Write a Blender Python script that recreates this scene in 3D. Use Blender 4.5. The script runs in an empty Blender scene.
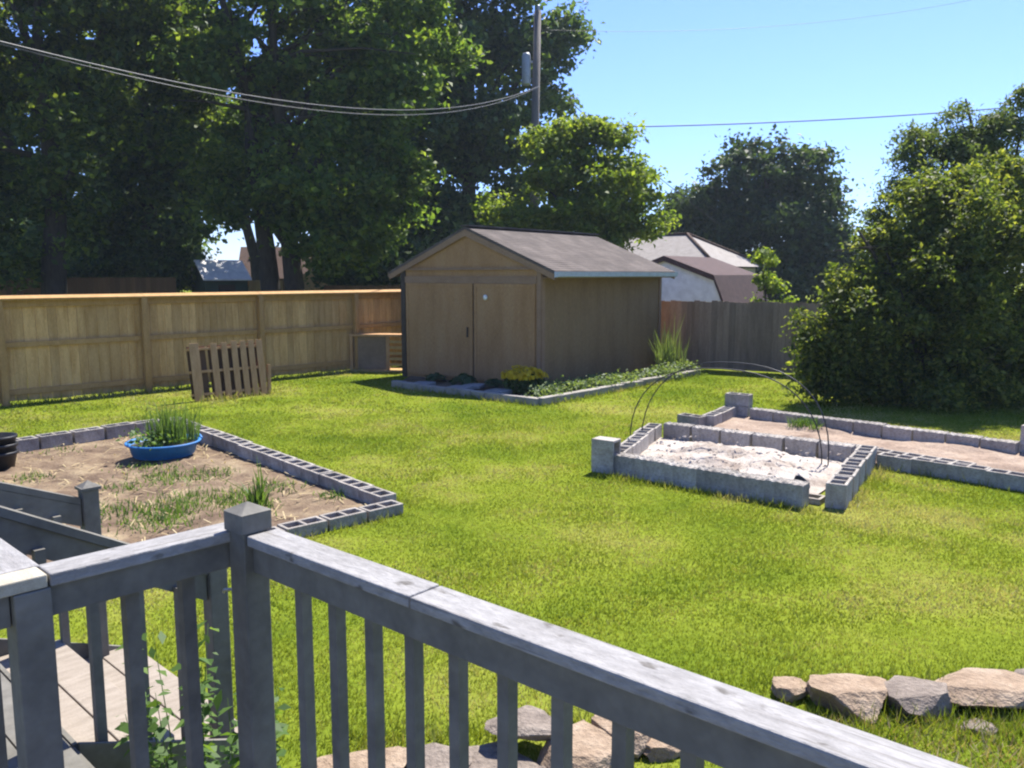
import bpy, bmesh, math, random
import numpy as np
from mathutils import Vector, Matrix
R = math.radians
random.seed(7)
sc = bpy.context.scene
col = sc.collection

# ------------------------------------------------------------------ camera
CH, FPX, PITCH = 2.2, 830.0, math.atan((384 - 275) / 830.0)
cd = bpy.data.cameras.new('camera'); cam = bpy.data.objects.new('camera', cd); col.objects.link(cam)
cam.location = (0, 0, CH); cam.rotation_euler = (R(90) - PITCH, 0, 0)
cd.sensor_width = 36; cd.lens = FPX / 1024 * 36; cd.clip_start = 0.05; cd.clip_end = 3000
sc.camera = cam

def pt(px, py, Y):
    """world point at depth Y seen at a picture position (used for planning sizes)"""
    a = (px - 512) / FPX; b = (384 - py) / FPX
    d = Vector((a, math.cos(PITCH) + b * math.sin(PITCH), -math.sin(PITCH) + b * math.cos(PITCH)))
    t = Y / d.y
    return Vector((d.x * t, Y, CH + d.z * t))

# ------------------------------------------------------------------ materials
def srgb(c):
    return c
def new_mat(name):
    m = bpy.data.materials.new(name); m.use_nodes = True
    nt = m.node_tree; nt.nodes.clear()
    out = nt.nodes.new('ShaderNodeOutputMaterial')
    return m, nt, out
def N(nt, t, **kw):
    n = nt.nodes.new(t)
    for k, v in kw.items():
        if k in n.inputs: n.inputs[k].default_value = v
        else: setattr(n, k, v)
    return n
def ramp(nt, fac, stops):
    r = nt.nodes.new('ShaderNodeValToRGB')
    el = r.color_ramp.elements
    while len(el) < len(stops): el.new(0.5)
    for e, (p, c) in zip(el, stops):
        e.position = p; e.color = (*c, 1)
    nt.links.new(fac, r.inputs[0])
    return r.outputs[0]
def mixc(nt, fac, a, b, mode='MIX'):
    m = nt.nodes.new('ShaderNodeMix'); m.data_type = 'RGBA'; m.blend_type = mode
    for s, v in ((0, fac), (6, a), (7, b)):
        if hasattr(v, 'links'): nt.links.new(v, m.inputs[s])
        elif isinstance(v, tuple): m.inputs[s].default_value = (*v, 1)
        else: m.inputs[s].default_value = v
    return m.outputs[2]
def coords(nt, scale=(1, 1, 1), kind='Object'):
    tc = nt.nodes.new('ShaderNodeTexCoord'); mp = nt.nodes.new('ShaderNodeMapping')
    mp.inputs['Scale'].default_value = scale
    nt.links.new(tc.outputs[kind], mp.inputs[0]); return mp.outputs[0]
def noise(nt, vec, scale, detail=4, rough=.6):
    n = N(nt, 'ShaderNodeTexNoise'); n.inputs['Scale'].default_value = scale
    n.inputs['Detail'].default_value = detail; n.inputs['Roughness'].default_value = rough
    nt.links.new(vec, n.inputs['Vector']); return n.outputs[0]
def world_xyz(nt):
    return nt.nodes.new('ShaderNodeNewGeometry').outputs['Position']

def surf(name, c1, c2, scale=8, stretch=(1, 1, 1), rough=.8, bump=.3, c3=None, island=0.0, fine=60, spec=.3, metal=0.0, coat=0.0, obj_rand=0.0, marks=False):
    """rough weathered surface: two or three colours through noise, fine grain, bump"""
    m, nt, out = new_mat(name)
    v = coords(nt, stretch)
    n1 = noise(nt, v, scale, 6, .62)
    stops = [(.32, c1), (.68, c2)] if c3 is None else [(.28, c1), (.5, c2), (.74, c3)]
    c = ramp(nt, n1, stops)
    n2 = noise(nt, v, fine, 3, .7)
    g = ramp(nt, n2, [(.25, (.72, .72, .72)), (.75, (1.18, 1.18, 1.18))])
    c = mixc(nt, 1.0, c, g, 'MULTIPLY')
    def rnd(sock, amt, c):
        mr = nt.nodes.new('ShaderNodeMapRange'); mr.inputs[3].default_value = 1 - amt; mr.inputs[4].default_value = 1 + amt
        nt.links.new(sock, mr.inputs[0])
        cm = nt.nodes.new('ShaderNodeCombineColor')
        for i in range(3): nt.links.new(mr.outputs[0], cm.inputs[i])
        return mixc(nt, 1.0, c, cm.outputs[0], 'MULTIPLY')
    if marks:                                   # knots, scuffs and dirt of the worn board
        k1 = noise(nt, coords(nt, (1, 2.2, 2.2)), 9, 3, .55)
        c = mixc(nt, 1.0, c, ramp(nt, k1, [(.62, (1, 1, 1)), (.70, (.45, .43, .40))]), 'MULTIPLY')
        k2 = noise(nt, coords(nt, (.35, 14, 14)), 5, 4, .6)
        c = mixc(nt, 1.0, c, ramp(nt, k2, [(.60, (1, 1, 1)), (.68, (.72, .70, .67))]), 'MULTIPLY')
    if island: c = rnd(nt.nodes.new('ShaderNodeNewGeometry').outputs['Random Per Island'], island, c)
    if obj_rand: c = rnd(nt.nodes.new('ShaderNodeObjectInfo').outputs['Random'], obj_rand, c)
    b = N(nt, 'ShaderNodeBsdfPrincipled'); b.inputs['Roughness'].default_value = rough
    b.inputs['Specular IOR Level'].default_value = spec; b.inputs['Metallic'].default_value = metal
    nt.links.new(c, b.inputs['Base Color'])
    if bump:
        bp = N(nt, 'ShaderNodeBump'); bp.inputs['Strength'].default_value = bump; bp.inputs['Distance'].default_value = .02
        ad = nt.nodes.new('ShaderNodeMath'); ad.operation = 'ADD'
        nt.links.new(n1, ad.inputs[0]); nt.links.new(n2, ad.inputs[1])
        nt.links.new(ad.outputs[0], bp.inputs['Height']); nt.links.new(bp.outputs[0], b.inputs['Normal'])
    nt.links.new(b.outputs[0], out.inputs[0])
    return m

def leafmat(name, dark, mid, light, trans=.45, patch=.35, gloss=.25):
    m, nt, out = new_mat(name)
    rnd = nt.nodes.new('ShaderNodeNewGeometry').outputs['Random Per Island']
    n = noise(nt, coords(nt), patch, 3, .6)
    ad = nt.nodes.new('ShaderNodeMath'); ad.operation = 'MULTIPLY_ADD'; ad.inputs[1].default_value = .5
    nt.links.new(rnd, ad.inputs[0])
    sb = nt.nodes.new('ShaderNodeMath'); sb.operation = 'MULTIPLY'; sb.inputs[1].default_value = .5
    nt.links.new(n, sb.inputs[0]); nt.links.new(sb.outputs[0], ad.inputs[2])
    c = ramp(nt, ad.outputs[0], [(.2, dark), (.5, mid), (.8, light)])
    d = N(nt, 'ShaderNodeBsdfPrincipled'); d.inputs['Roughness'].default_value = .55; d.inputs['Specular IOR Level'].default_value = gloss
    t = N(nt, 'ShaderNodeBsdfTranslucent')
    tcol = mixc(nt, 1.0, c, (1.5, 1.45, .55), 'MULTIPLY')
    nt.links.new(c, d.inputs['Base Color']); nt.links.new(tcol, t.inputs[0])
    mx = nt.nodes.new('ShaderNodeMixShader'); mx.inputs[0].default_value = trans
    nt.links.new(d.outputs[0], mx.inputs[1]); nt.links.new(t.outputs[0], mx.inputs[2])
    nt.links.new(mx.outputs[0], out.inputs[0])
    return m

def simple(name, c, rough=.6, spec=.4, metal=0):
    return surf(name, tuple(x * .85 for x in c), tuple(min(1, x * 1.12) for x in c), 5, rough=rough, bump=.08, spec=spec, metal=metal)

M = {}
M['grey_paint'] = surf('weathered_grey_paint', (.122, .115, .098), (.157, .148, .127), 4, (1, 1, 1), .75, .3, c3=(.187, .178, .154), fine=9, spec=.2)
M['cap_paint'] = surf('worn_sunlit_rail_cap', (.215, .205, .195), (.275, .265, .255), 4, (1, 2.5, 2.5), .7, .3, c3=(.30, .29, .28), fine=22, spec=.15, marks=True)  # worn cap boards; base colour also lightened for their sunlit tops
M['tread_wood'] = surf('bleached_tread_wood', (.24, .20, .155), (.34, .29, .235), 4, (1.5, 6, 6), .8, .3, island=.08)
M['bare_end'] = surf('bare_weathered_board', (.36, .32, .24), (.46, .42, .33), 4, (8, 1.2, 8), .8, .3)
M['fence_wood'] = surf('new_pine_fence', (.43, .235, .075), (.55, .325, .125), 2.2, (5, 5, .7), .75, .25, c3=(.66, .41, .17), island=.19, fine=25)
M['fence_frame'] = surf('pine_fence_frame', (.37, .205, .07), (.47, .275, .105), 2.2, (3, 3, .8), .75, .25, island=.10, fine=25)
M['grey_fence'] = surf('weathered_fence_boards', (.18, .125, .082), (.26, .185, .128), 1.6, (5, 5, .6), .9, .3, c3=(.32, .235, .165), island=.24, fine=22)
M['dark_fence'] = surf('dark_stained_fence_slat_shade', (.10, .055, .03), (.15, .085, .045), 2, (5, 5, .6), .85, .2, island=.2)
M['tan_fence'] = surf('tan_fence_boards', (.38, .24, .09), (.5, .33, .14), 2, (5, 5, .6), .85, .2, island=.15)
M['pallet'] = surf('rough_pallet_wood', (.42, .225, .095), (.60, .36, .175), 3, (4, 4, 1), .85, .4, island=.22)
M['panel_grey'] = surf('grey_board', (.20, .135, .085), (.27, .185, .12), 3, rough=.8, bump=.15)
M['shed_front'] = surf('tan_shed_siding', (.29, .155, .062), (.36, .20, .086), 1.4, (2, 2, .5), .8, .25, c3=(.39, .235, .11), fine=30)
M['shed_trim'] = surf('tan_shed_trim', (.25, .15, .085), (.31, .195, .115), 3, rough=.75, bump=.2)
M['dark_trim'] = surf('dark_shed_post', (.05, .037, .028), (.08, .06, .045), 3, rough=.8, bump=.2)
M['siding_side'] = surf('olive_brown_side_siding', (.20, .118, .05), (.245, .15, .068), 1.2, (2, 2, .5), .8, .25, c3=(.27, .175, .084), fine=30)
M['shingle'] = surf('brown_asphalt_shingles', (.07, .056, .048), (.105, .084, .072), 2.5, (1, 1, 1), .9, .5, c3=(.165, .135, .115), fine=60)
M['gutter'] = simple('pale_metal_gutter', (.42, .47, .52), .4, .5)
M['white_paint'] = simple('white_siding', (.72, .76, .82), .6)
M['maroon_roof'] = surf('maroon_shingles', (.06, .036, .034), (.09, .054, .05), 6, rough=.9, bump=.4)
M['grey_roof'] = surf('light_grey_shingles', (.24, .215, .195), (.32, .29, .265), 5, rough=.9, bump=.3)
M['brown_roof'] = surf('dark_brown_shingles', (.05, .028, .02), (.075, .042, .03), 5, rough=.9, bump=.3)
M['house_wall'] = simple('house_wall_siding', (.4, .36, .3))
M['pale_roof'] = simple('pale_metal_roof', (.74, .70, .66), .6)
M['green_paint'] = simple('dark_green_siding', (.045, .075, .05))
M['pole_wood'] = surf('grey_pole_wood', (.11, .095, .085), (.17, .15, .135), 3, (6, 6, .5), .85, .3)
M['metal_grey'] = simple('grey_metal_can', (.3, .32, .35), .45, .5, 0.3)
M['black_rubber'] = simple('black_wire_cover', (.02, .02, .022), .6)
M['grey_cable'] = simple('grey_cable', (.06, .061, .063), .5)
M['rod'] = simple('black_plastic_hoop', (.018, .018, .02), .5)
M['black_plastic'] = simple('black_plastic_pot', (.018, .018, .02), .45)
M['blue_plastic'] = simple('blue_plastic_pool', (.03, .17, .42), .55, .35)
M['water'] = simple('dark_potting_mix', (.05, .042, .03), .7)
M['white_knob'] = simple('white_knob', (.75, .75, .72), .4)
M['steel'] = simple('dull_steel', (.4, .4, .42), .4, .5, .8)
M['concrete'] = surf('cinder_block_concrete', (.25, .22, .185), (.37, .335, .29), 7, rough=.95, bump=.7, c3=(.48, .445, .395), fine=60, obj_rand=.2)
M['stone_tan'] = surf('tan_field_stone', (.19, .13, .085), (.30, .22, .15), 5, rough=.95, bump=1.0, c3=(.38, .30, .22), fine=35)
M['stone_grey'] = surf('grey_field_stone', (.12, .095, .078), (.21, .172, .14), 5, rough=.95, bump=1.0, c3=(.30, .255, .21), fine=35)
M['slab'] = surf('grey_garden_slab', (.2, .2, .19), (.3, .3, .285), 5, rough=.9, bump=.4)
M['edging'] = surf('stone_bed_edging', (.20, .18, .15), (.30, .275, .235), 4, rough=.9, bump=.5, c3=(.36, .33, .29))
M['sand'] = surf('pale_sandy_rubble', (.16, .11, .08), (.42, .365, .31), 2.2, rough=.95, bump=.9, c3=(.54, .50, .45), fine=45)
M['bark'] = surf('dark_bark', (.035, .028, .022), (.07, .058, .046), 6, (3, 3, .6), .95, .6)

def soil(name, a, b, c):
    return surf(name, a, b, 2.6, rough=1, bump=.8, c3=c, fine=28)
M['soil_straw'] = soil('dry_straw_soil', (.07, .042, .028), (.165, .115, .072), (.29, .225, .135))
M['soil_pale'] = soil('pale_dusty_soil', (.18, .125, .09), (.29, .215, .16), (.35, .275, .21))
M['soil_dark'] = soil('dark_bed_soil', (.06, .045, .03), (.11, .085, .055), (.16, .125, .085))

def lawn_mats():
    # soil-and-thatch ground under the blades, and the blades: both follow the same broad world-space patches
    def patches(nt):
        p = world_xyz(nt)
        return noise(nt, p, .42, 4, .6), noise(nt, p, 2.3, 3, .6)
    m, nt, out = new_mat('lawn_ground')
    a, b2 = patches(nt)
    c = ramp(nt, a, [(.35, (.09, .13, .012)), (.52, (.15, .185, .02)), (.7, (.21, .21, .045))])
    g = ramp(nt, noise(nt, world_xyz(nt), 22, 4, .7), [(.3, (.6, .6, .6)), (.7, (1.25, 1.25, 1.25))])
    c = mixc(nt, 1.0, c, g, 'MULTIPLY')
    d = N(nt, 'ShaderNodeBsdfPrincipled'); d.inputs['Roughness'].default_value = 1; d.inputs['Specular IOR Level'].default_value = 0
    nt.links.new(c, d.inputs['Base Color']); nt.links.new(d.outputs[0], out.inputs[0])
    M['lawn'] = m
    m, nt, out = new_mat('grass_blades')
    a, b2 = patches(nt)
    rnd = nt.nodes.new('ShaderNodeNewGeometry').outputs['Random Per Island']
    s = nt.nodes.new('ShaderNodeMath'); s.operation = 'MULTIPLY_ADD'; s.inputs[1].default_value = .17
    s2 = nt.nodes.new('ShaderNodeMath'); s2.operation = 'MULTIPLY_ADD'; s2.inputs[1].default_value = .55
    nt.links.new(rnd, s.inputs[0]); nt.links.new(b2, s2.inputs[0]); nt.links.new(a, s2.inputs[2]); nt.links.new(s2.outputs[0], s.inputs[2])
    c = ramp(nt, s.outputs[0], [(.50, (.07, .13, .012)), (.67, (.14, .20, .02)), (.88, (.21, .242, .036)), (1.06, (.36, .325, .15))])
    d = N(nt, 'ShaderNodeBsdfPrincipled'); d.inputs['Roughness'].default_value = .6; d.inputs['Specular IOR Level'].default_value = .2
    t = N(nt, 'ShaderNodeBsdfTranslucent')
    nt.links.new(c, d.inputs['Base Color'])
    nt.links.new(mixc(nt, 1.0, c, (1.35, 1.3, .6), 'MULTIPLY'), t.inputs[0])
    mx = nt.nodes.new('ShaderNodeMixShader'); mx.inputs[0].default_value = .4
    nt.links.new(d.outputs[0], mx.inputs[1]); nt.links.new(t.outputs[0], mx.inputs[2]); nt.links.new(mx.outputs[0], out.inputs[0])
    M['grass'] = m
lawn_mats()
M['leaf_maple'] = leafmat('dark_maple_leaves', (.042, .080, .024), (.092, .155, .038), (.21, .27, .058), .62)
M['leaf_left'] = leafmat('left_tree_leaves', (.028, .052, .014), (.06, .098, .022), (.16, .20, .038), .52)
M['leaf_back'] = leafmat('deep_blue_green_leaves', (.038, .072, .032), (.072, .122, .045), (.15, .21, .062))
M['leaf_light'] = leafmat('fresh_green_leaves', (.07, .12, .024), (.13, .19, .036), (.24, .29, .052), .6)
M['leaf_round'] = leafmat('dull_round_tree_leaves', (.024, .045, .02), (.042, .072, .03), (.075, .11, .04))
M['leaf_bush'] = leafmat('bush_leaves', (.045, .075, .018), (.11, .15, .034), (.29, .31, .07), .6)
M['leaf_feather'] = leafmat('feathery_leaves', (.05, .085, .03), (.09, .135, .05), (.16, .20, .07), .5)
M['leaf_weed'] = leafmat('weed_leaves', (.05, .10, .025), (.09, .16, .04), (.15, .23, .06), patch=3)
M['leaf_pale'] = leafmat('pale_stalk_leaves', (.08, .13, .05), (.13, .185, .075), (.19, .235, .11), patch=3)
M['leaf_reed'] = leafmat('reed_leaves', (.06, .115, .03), (.11, .18, .05), (.17, .25, .08), patch=4)
M['leaf_hosta'] = leafmat('dark_hosta_leaves', (.03, .065, .032), (.045, .09, .04), (.07, .12, .05), patch=3)
M['leaf_yellow'] = leafmat('yellow_blossoms', (.46, .32, .01), (.60, .44, .014), (.70, .55, .03), patch=3)
M['straw'] = leafmat('dry_straw', (.30, .22, .11), (.42, .33, .17), (.52, .43, .25), trans=.2, patch=3)

# ------------------------------------------------------------------ object helpers
def tag(o, label, cat, group=None):
    o['label'] = label; o['category'] = cat
    if group: o['group'] = group
    return o
def thing(name, label, cat, loc=(0, 0, 0), rz=0.0, group=None):
    o = bpy.data.objects.new(name, None); col.objects.link(o)
    o.empty_display_size = .2
    o.location = loc; o.rotation_euler = (0, 0, rz)
    return tag(o, label, cat, group)
def copy_tree(o, parent=None):
    c = o.copy(); col.objects.link(c)
    if parent: c.parent = parent
    for ch in o.children: copy_tree(ch, c)
    return c

class MB:
    def __init__(s): s.v = []; s.f = []; s.sm = []
    def poly(s, pts, faces, smooth=False):
        o = len(s.v); s.v += [tuple(p) for p in pts]
        for f in faces: s.f.append(tuple(i + o for i in f)); s.sm.append(smooth)
        return s
    def box(s, c, d, rz=0.0, ry=0.0, rx=0.0):
        m = Matrix.Rotation(rz, 3, 'Z') @ Matrix.Rotation(ry, 3, 'Y') @ Matrix.Rotation(rx, 3, 'X')
        P = [m @ Vector((x * d[0] / 2, y * d[1] / 2, z * d[2] / 2)) + Vector(c) for z in (-1, 1) for y in (-1, 1) for x in (-1, 1)]
        return s.poly(P, [(0, 2, 3, 1), (4, 5, 7, 6), (0, 1, 5, 4), (2, 6, 7, 3), (0, 4, 6, 2), (1, 3, 7, 5)])
    def span(s, x0, x1, y0, y1, z0, z1): return s.box(((x0 + x1) / 2, (y0 + y1) / 2, (z0 + z1) / 2), (x1 - x0, y1 - y0, z1 - z0))
    def bar(s, a, b, w, h, up=(0, 0, 1)):
        """rectangular bar from a to b, w across, h along up"""
        a = Vector(a); b = Vector(b); t = (b - a).normalized(); side = t.cross(Vector(up)).normalized(); u = side.cross(t)
        P = [p + side * sx * w / 2 + u * sz * h / 2 for p in (a, b) for sz in (-1, 1) for sx in (-1, 1)]
        return s.poly(P, [(0, 1, 3, 2), (4, 6, 7, 5), (0, 4, 5, 1), (2, 3, 7, 6), (0, 2, 6, 4), (1, 5, 7, 3)])
    def sheared(s, a, b, w, h):
        """sloping bar with vertical ends, w across, h vertical"""
        a = Vector(a); b = Vector(b); t = (b - a); t.z = 0; t.normalize(); side = t.cross(Vector((0, 0, 1)))
        P = [p + side * sx * w / 2 + Vector((0, 0, sz * h / 2)) for p in (a, b) for sz in (-1, 1) for sx in (-1, 1)]
        return s.poly(P, [(0, 1, 3, 2), (4, 6, 7, 5), (0, 4, 5, 1), (2, 3, 7, 6), (0, 2, 6, 4), (1, 5, 7, 3)])
    def tube(s, pts, radii, n=8, smooth=True, cap=True):
        pts = [Vector(p) for p in pts]
        if not hasattr(radii, '__len__'): radii = [radii] * len(pts)
        rings = []; prev = None
        for i, p in enumerate(pts):
            t = (pts[min(i + 1, len(pts) - 1)] - pts[max(i - 1, 0)]).normalized()
            if prev is None:
                prev = Vector((1, 0, 0)) if abs(t.x) < .8 else Vector((0, 1, 0))
            u = (prev - t * prev.dot(t)).normalized(); w = t.cross(u); prev = u
            rings.append([p + (u * math.cos(6.28318 * k / n) + w * math.sin(6.28318 * k / n)) * radii[i] for k in range(n)])
        P = [q for r in rings for q in r]
        F = [(i * n + k, i * n + (k + 1) % n, (i + 1) * n + (k + 1) % n, (i + 1) * n + k) for i in range(len(pts) - 1) for k in range(n)]
        if cap: F += [tuple(range(n - 1, -1, -1)), tuple((len(pts) - 1) * n + k for k in range(n))]
        return s.poly(P, F, smooth)
    def lathe(s, prof, n=32, c=(0, 0, 0), sx=1.0, sy=1.0, smooth=True):
        P = [(c[0] + r * sx * math.cos(6.28318 * k / n), c[1] + r * sy * math.sin(6.28318 * k / n), c[2] + z) for r, z in prof for k in range(n)]
        F = [(i * n + k, i * n + (k + 1) % n, (i + 1) * n + (k + 1) % n, (i + 1) * n + k) for i in range(len(prof) - 1) for k in range(n)]
        return s.poly(P, F, smooth)
    def prism(s, prof, y0, y1):
        """closed profile of (x, z) pairs, counter-clockwise seen from -y, pushed from y0 to y1"""
        n = len(prof)
        P = [(x, y0, z) for x, z in prof] + [(x, y1, z) for x, z in prof]
        F = [tuple(range(n)), tuple(range(2 * n - 1, n - 1, -1))] + [(k, n + k, n + (k + 1) % n, (k + 1) % n) for k in range(n)]
        return s.poly(P, F)
    def build(s, name, mat, parent=None, bevel=0.0, loc=None, kind=None):
        me = bpy.data.meshes.new(name); me.from_pydata(s.v, [], s.f); me.update()
        for p, sm in zip(me.polygons, s.sm): p.use_smooth = sm
        me.materials.append(mat)
        o = bpy.data.objects.new(name, me); col.objects.link(o)
        bm = bmesh.new(); bm.from_mesh(me); bmesh.ops.recalc_face_normals(bm, faces=bm.faces); bm.to_mesh(me); bm.free()
        if parent: o.parent = parent
        if loc is not None: o.location = loc
        if bevel:
            b = o.modifiers.new('bevel', 'BEVEL'); b.width = bevel; b.segments = 2; b.limit_method = 'ANGLE'
        if kind: o['kind'] = kind
        return o

def np_mesh(name, verts, nper, mat, parent=None, kind=None, loc=None):
    """verts (n, nper, 3): n separate polygons"""
    n = len(verts); me = bpy.data.meshes.new(name)
    me.vertices.add(n * nper); me.vertices.foreach_set('co', np.ascontiguousarray(verts, dtype=np.float32).ravel())
    me.loops.add(n * nper); me.loops.foreach_set('vertex_index', np.arange(n * nper, dtype=np.int32))
    me.polygons.add(n); me.polygons.foreach_set('loop_start', np.arange(0, n * nper, nper, dtype=np.int32))
    try: me.polygons.foreach_set('loop_total', np.full(n, nper, dtype=np.int32))
    except Exception: pass
    me.update(calc_edges=True); me.materials.append(mat)
    o = bpy.data.objects.new(name, me); col.objects.link(o)
    if parent: o.parent = parent
    if loc is not None: o.location = loc
    if kind: o['kind'] = kind
    return o

def unit(a): return a / np.maximum(np.linalg.norm(a, axis=-1, keepdims=True), 1e-9)
def leaf_quads(rng, pos, nrm, size, aspect=.62, fold=.18):
    n = len(pos)
    t = unit(np.cross(nrm, unit(rng.normal(size=(n, 3)))))
    b = np.cross(nrm, t)
    L = (size * rng.uniform(.5, 1.55, n))[:, None]; W = L * aspect
    q = np.empty((n, 4, 3))
    q[:, 0] = pos - t * L * .5
    q[:, 1] = pos + b * W * .5 + nrm * L * fold
    q[:, 2] = pos + t * L * .5
    q[:, 3] = pos - b * W * .5 + nrm * L * fold
    return q
def crown_leaves(rng, blobs, clumps, per, cr, leaf, inner=.5, up=.55, droop=0.0, aspect=.62, sub=7, subr=(.3, .5)):
    """leaf sprays on smaller lobes budding from the main lobes; blobs = (x, y, z, rx, ry, rz) relative to the tree's base"""
    B = np.array(blobs, float)
    L = []                                     # secondary lobes, set on the upper and outer skin of each main lobe
    for b in B:
        m = sub if b[3] > .5 * B[:, 3].mean() else max(3, sub // 2)
        d = unit(rng.normal(size=(m, 3)) + [0, 0, .25])
        c = b[:3] + d * b[3:6] * rng.uniform(.62, .95, (m, 1))
        r = b[3:6].mean() * rng.uniform(*subr, (m, 1))
        L.append(np.hstack([c, r, r, r * .68]))
    L = np.vstack(L); n1 = int(clumps * .74); n0 = clumps - n1
    w = L[:, 3] ** 2; k = rng.choice(len(L), n1, p=w / w.sum())
    d = unit(rng.normal(size=(n1, 3))); d[:, 2] = np.where(d[:, 2] < -.25, -d[:, 2], d[:, 2])
    rad = rng.uniform(.62, 1.08, n1); c1 = L[k, :3] + d * L[k, 3:6] * rad[:, None]
    w0 = B[:, 3] * B[:, 5]; k0 = rng.choice(len(B), n0, p=w0 / w0.sum()); d0 = unit(rng.normal(size=(n0, 3)))
    c0 = B[k0, :3] + d0 * B[k0, 3:6] * (inner + (.9 - inner) * rng.random(n0))[:, None]
    cc = np.vstack([c1, c0]); dd = np.vstack([d, d0])
    crr = cr * rng.uniform(.5, 1.35, clumps)
    idx = np.repeat(np.arange(clumps), per)
    g = rng.normal(size=(clumps * per, 3)) * np.array([.55, .55, .36])
    pos = cc[idx] + g * crr[idx][:, None]
    if droop: pos[:, 2] -= droop * np.linalg.norm(g[:, :2], axis=1) * crr[idx]
    nrm = unit(rng.normal(size=(len(pos), 3)) * .8 + np.array([0, 0, up]) + dd[idx] * .5)
    keep = pos[:, 2] > .05
    return leaf_quads(rng, pos[keep], nrm[keep], leaf, aspect)

def tree(name, label, base, trunk_r, blobs, clumps, per, cr, leaf, mat, seed, group=None, stems=1, fork=.35, inner=.5, limbs=10, up=.55, droop=0.0, aspect=.62, bark=None, sub=7, subr=(.3, .5)):
    rng = np.random.default_rng(seed); rr = random.Random(seed)
    base = Vector(base)
    t = thing(name, label, 'tree', base, 0, group)
    loc = [(b[0] - base.x, b[1] - base.y, b[2] - base.z, *b[3:]) for b in blobs]
    top = max(b[2] + b[5] * .5 for b in loc) * (.72 if stems == 3 else 1); low = min(b[2] - b[5] * .6 for b in loc)
    mb = MB()
    for s_ in range(stems):
        a = rr.uniform(0, 6.28) if stems == 1 else math.pi * s_ + .1
        off = 0 if stems == 1 else trunk_r * .75
        tgt = loc[s_ % len(loc)]
        pts = []; rad = []
        p0 = Vector((off * math.cos(a), off * math.sin(a), -.1)); p1 = Vector((tgt[0], tgt[1], top))
        for i in range(9):
            f = i / 8
            p = p0.lerp(p1, f ** (1.0)) ; p.x = p0.x + (p1.x - p0.x) * f ** 1.8; p.y = p0.y + (p1.y - p0.y) * f ** 1.8
            p += Vector((rr.uniform(-1, 1), rr.uniform(-1, 1), 0)) * trunk_r * .35 * (0 < i)
            pts.append(p); rad.append(trunk_r * (1.25 if i == 0 else 1 - .88 * f))
        mb.tube(pts, rad, 10)
        for j in range(limbs):
            b = loc[(j + s_) % len(loc)]
            f = rr.uniform(fork, .8); i = int(f * 8); q = pts[i].lerp(pts[i + 1], f * 8 - i)
            e = Vector((b[0] + rr.uniform(-.5, .5) * b[3], b[1] + rr.uniform(-.5, .5) * b[4], b[2] + rr.uniform(-.1, .6) * b[5]))
            if e.z < q.z: e.z = q.z + .3
            m1 = q.lerp(e, .35) + Vector((0, 0, (e - q).length * .10)); m2 = q.lerp(e, .7) + Vector((0, 0, (e - q).length * .07))
            r0 = trunk_r * (1 - .88 * f) * .6
            mb.tube([q, m1, m2, e], [r0, r0 * .65, r0 * .4, r0 * .12], 6)
    mb.build('trunk', bark or M['bark'], t)
    q = crown_leaves(rng, loc, clumps, per, cr, leaf, inner, up, droop, aspect, sub, subr)
    np_mesh('crown', q, 4, mat, t)
    return t

def blob(px, py, Y, r, ry=None, rz=None):
    p = pt(px, py, Y); s = Y / FPX
    return (p.x, p.y, p.z, r * s, (ry or r * .85) * s, (rz or r) * s)

# ================================================================== SETTING
g = MB().poly([(-400, -60, 0), (400, -60, 0), (400, 900, 0), (-400, 900, 0)], [(0, 1, 2, 3)]).build('lawn', M['lawn'], kind='structure')

# --- deck frame of reference: corner post, rail along the front (d1) and rail on the left (a)
PC = Vector((-.925, 2.70, 0)); D1 = Vector((.758, -.652, 0)); AL = Vector((.686, .728, 0)); NO = Vector((-.728, .686, 0))
DZ = .45; CAPZ = 1.37
def dk(al, no, z=0): return PC + AL * al + NO * no + Vector((0, 0, z))      # along left rail (towards the yard is +), outwards
N1 = Vector((.652, .758, 0))

# deck platform (under the camera, edge only)
deck = thing('deck', 'low grey wooden deck platform with board floor behind the railings', 'deck', (-.5, 1.2, 0))
o_ = Vector((-.5, 1.2, 0))
mb = MB()
dirb = D1
for i in range(34):
    d0 = .07 + i * .145
    # boards run along d1; each starts at the left rail line and stretches to the right
    a = PC - N1 * (d0 + .02) + D1 * .03 - o_; b = a + D1 * 5.2
    s0 = (d0) * (-.02)
    mb.bar(a + Vector((0, 0, DZ - .02)), b + Vector((0, 0, DZ - .02)), .138, .036)
for i in range(10):     # the part that reaches out to the stairs
    al = -.42 - i * .145
    mb.bar(dk(al, -.04, DZ - .02) - o_, dk(al, 2.1, DZ - .02) - o_, .138, .036)
mb.build('deck_board', M['grey_paint'], deck)
mb = MB()
mb.bar(PC + Vector((0, 0, DZ - .14)) - N1 * .02 - o_, PC + D1 * 5.2 + Vector((0, 0, DZ - .14)) - N1 * .02 - o_, .04, .19)
mb.build('rim_joist', M['grey_paint'], deck)
mb = MB()
mb.bar(dk(0, -.02, DZ - .14) - o_, dk(-.33, -.02, DZ - .14) - o_, .04, .19); mb.bar(dk(-.335, .0, DZ - .14) - o_, dk(-.335, 2.1, DZ - .14) - o_, .04, .19)
mb.build('rim_joist', M['grey_paint'], deck)

def baluster(mb, x, y, z0, z1, w=.038, rz=0): mb.box((x, y, (z0 + z1) / 2), (w, w, z1 - z0), rz)

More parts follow.
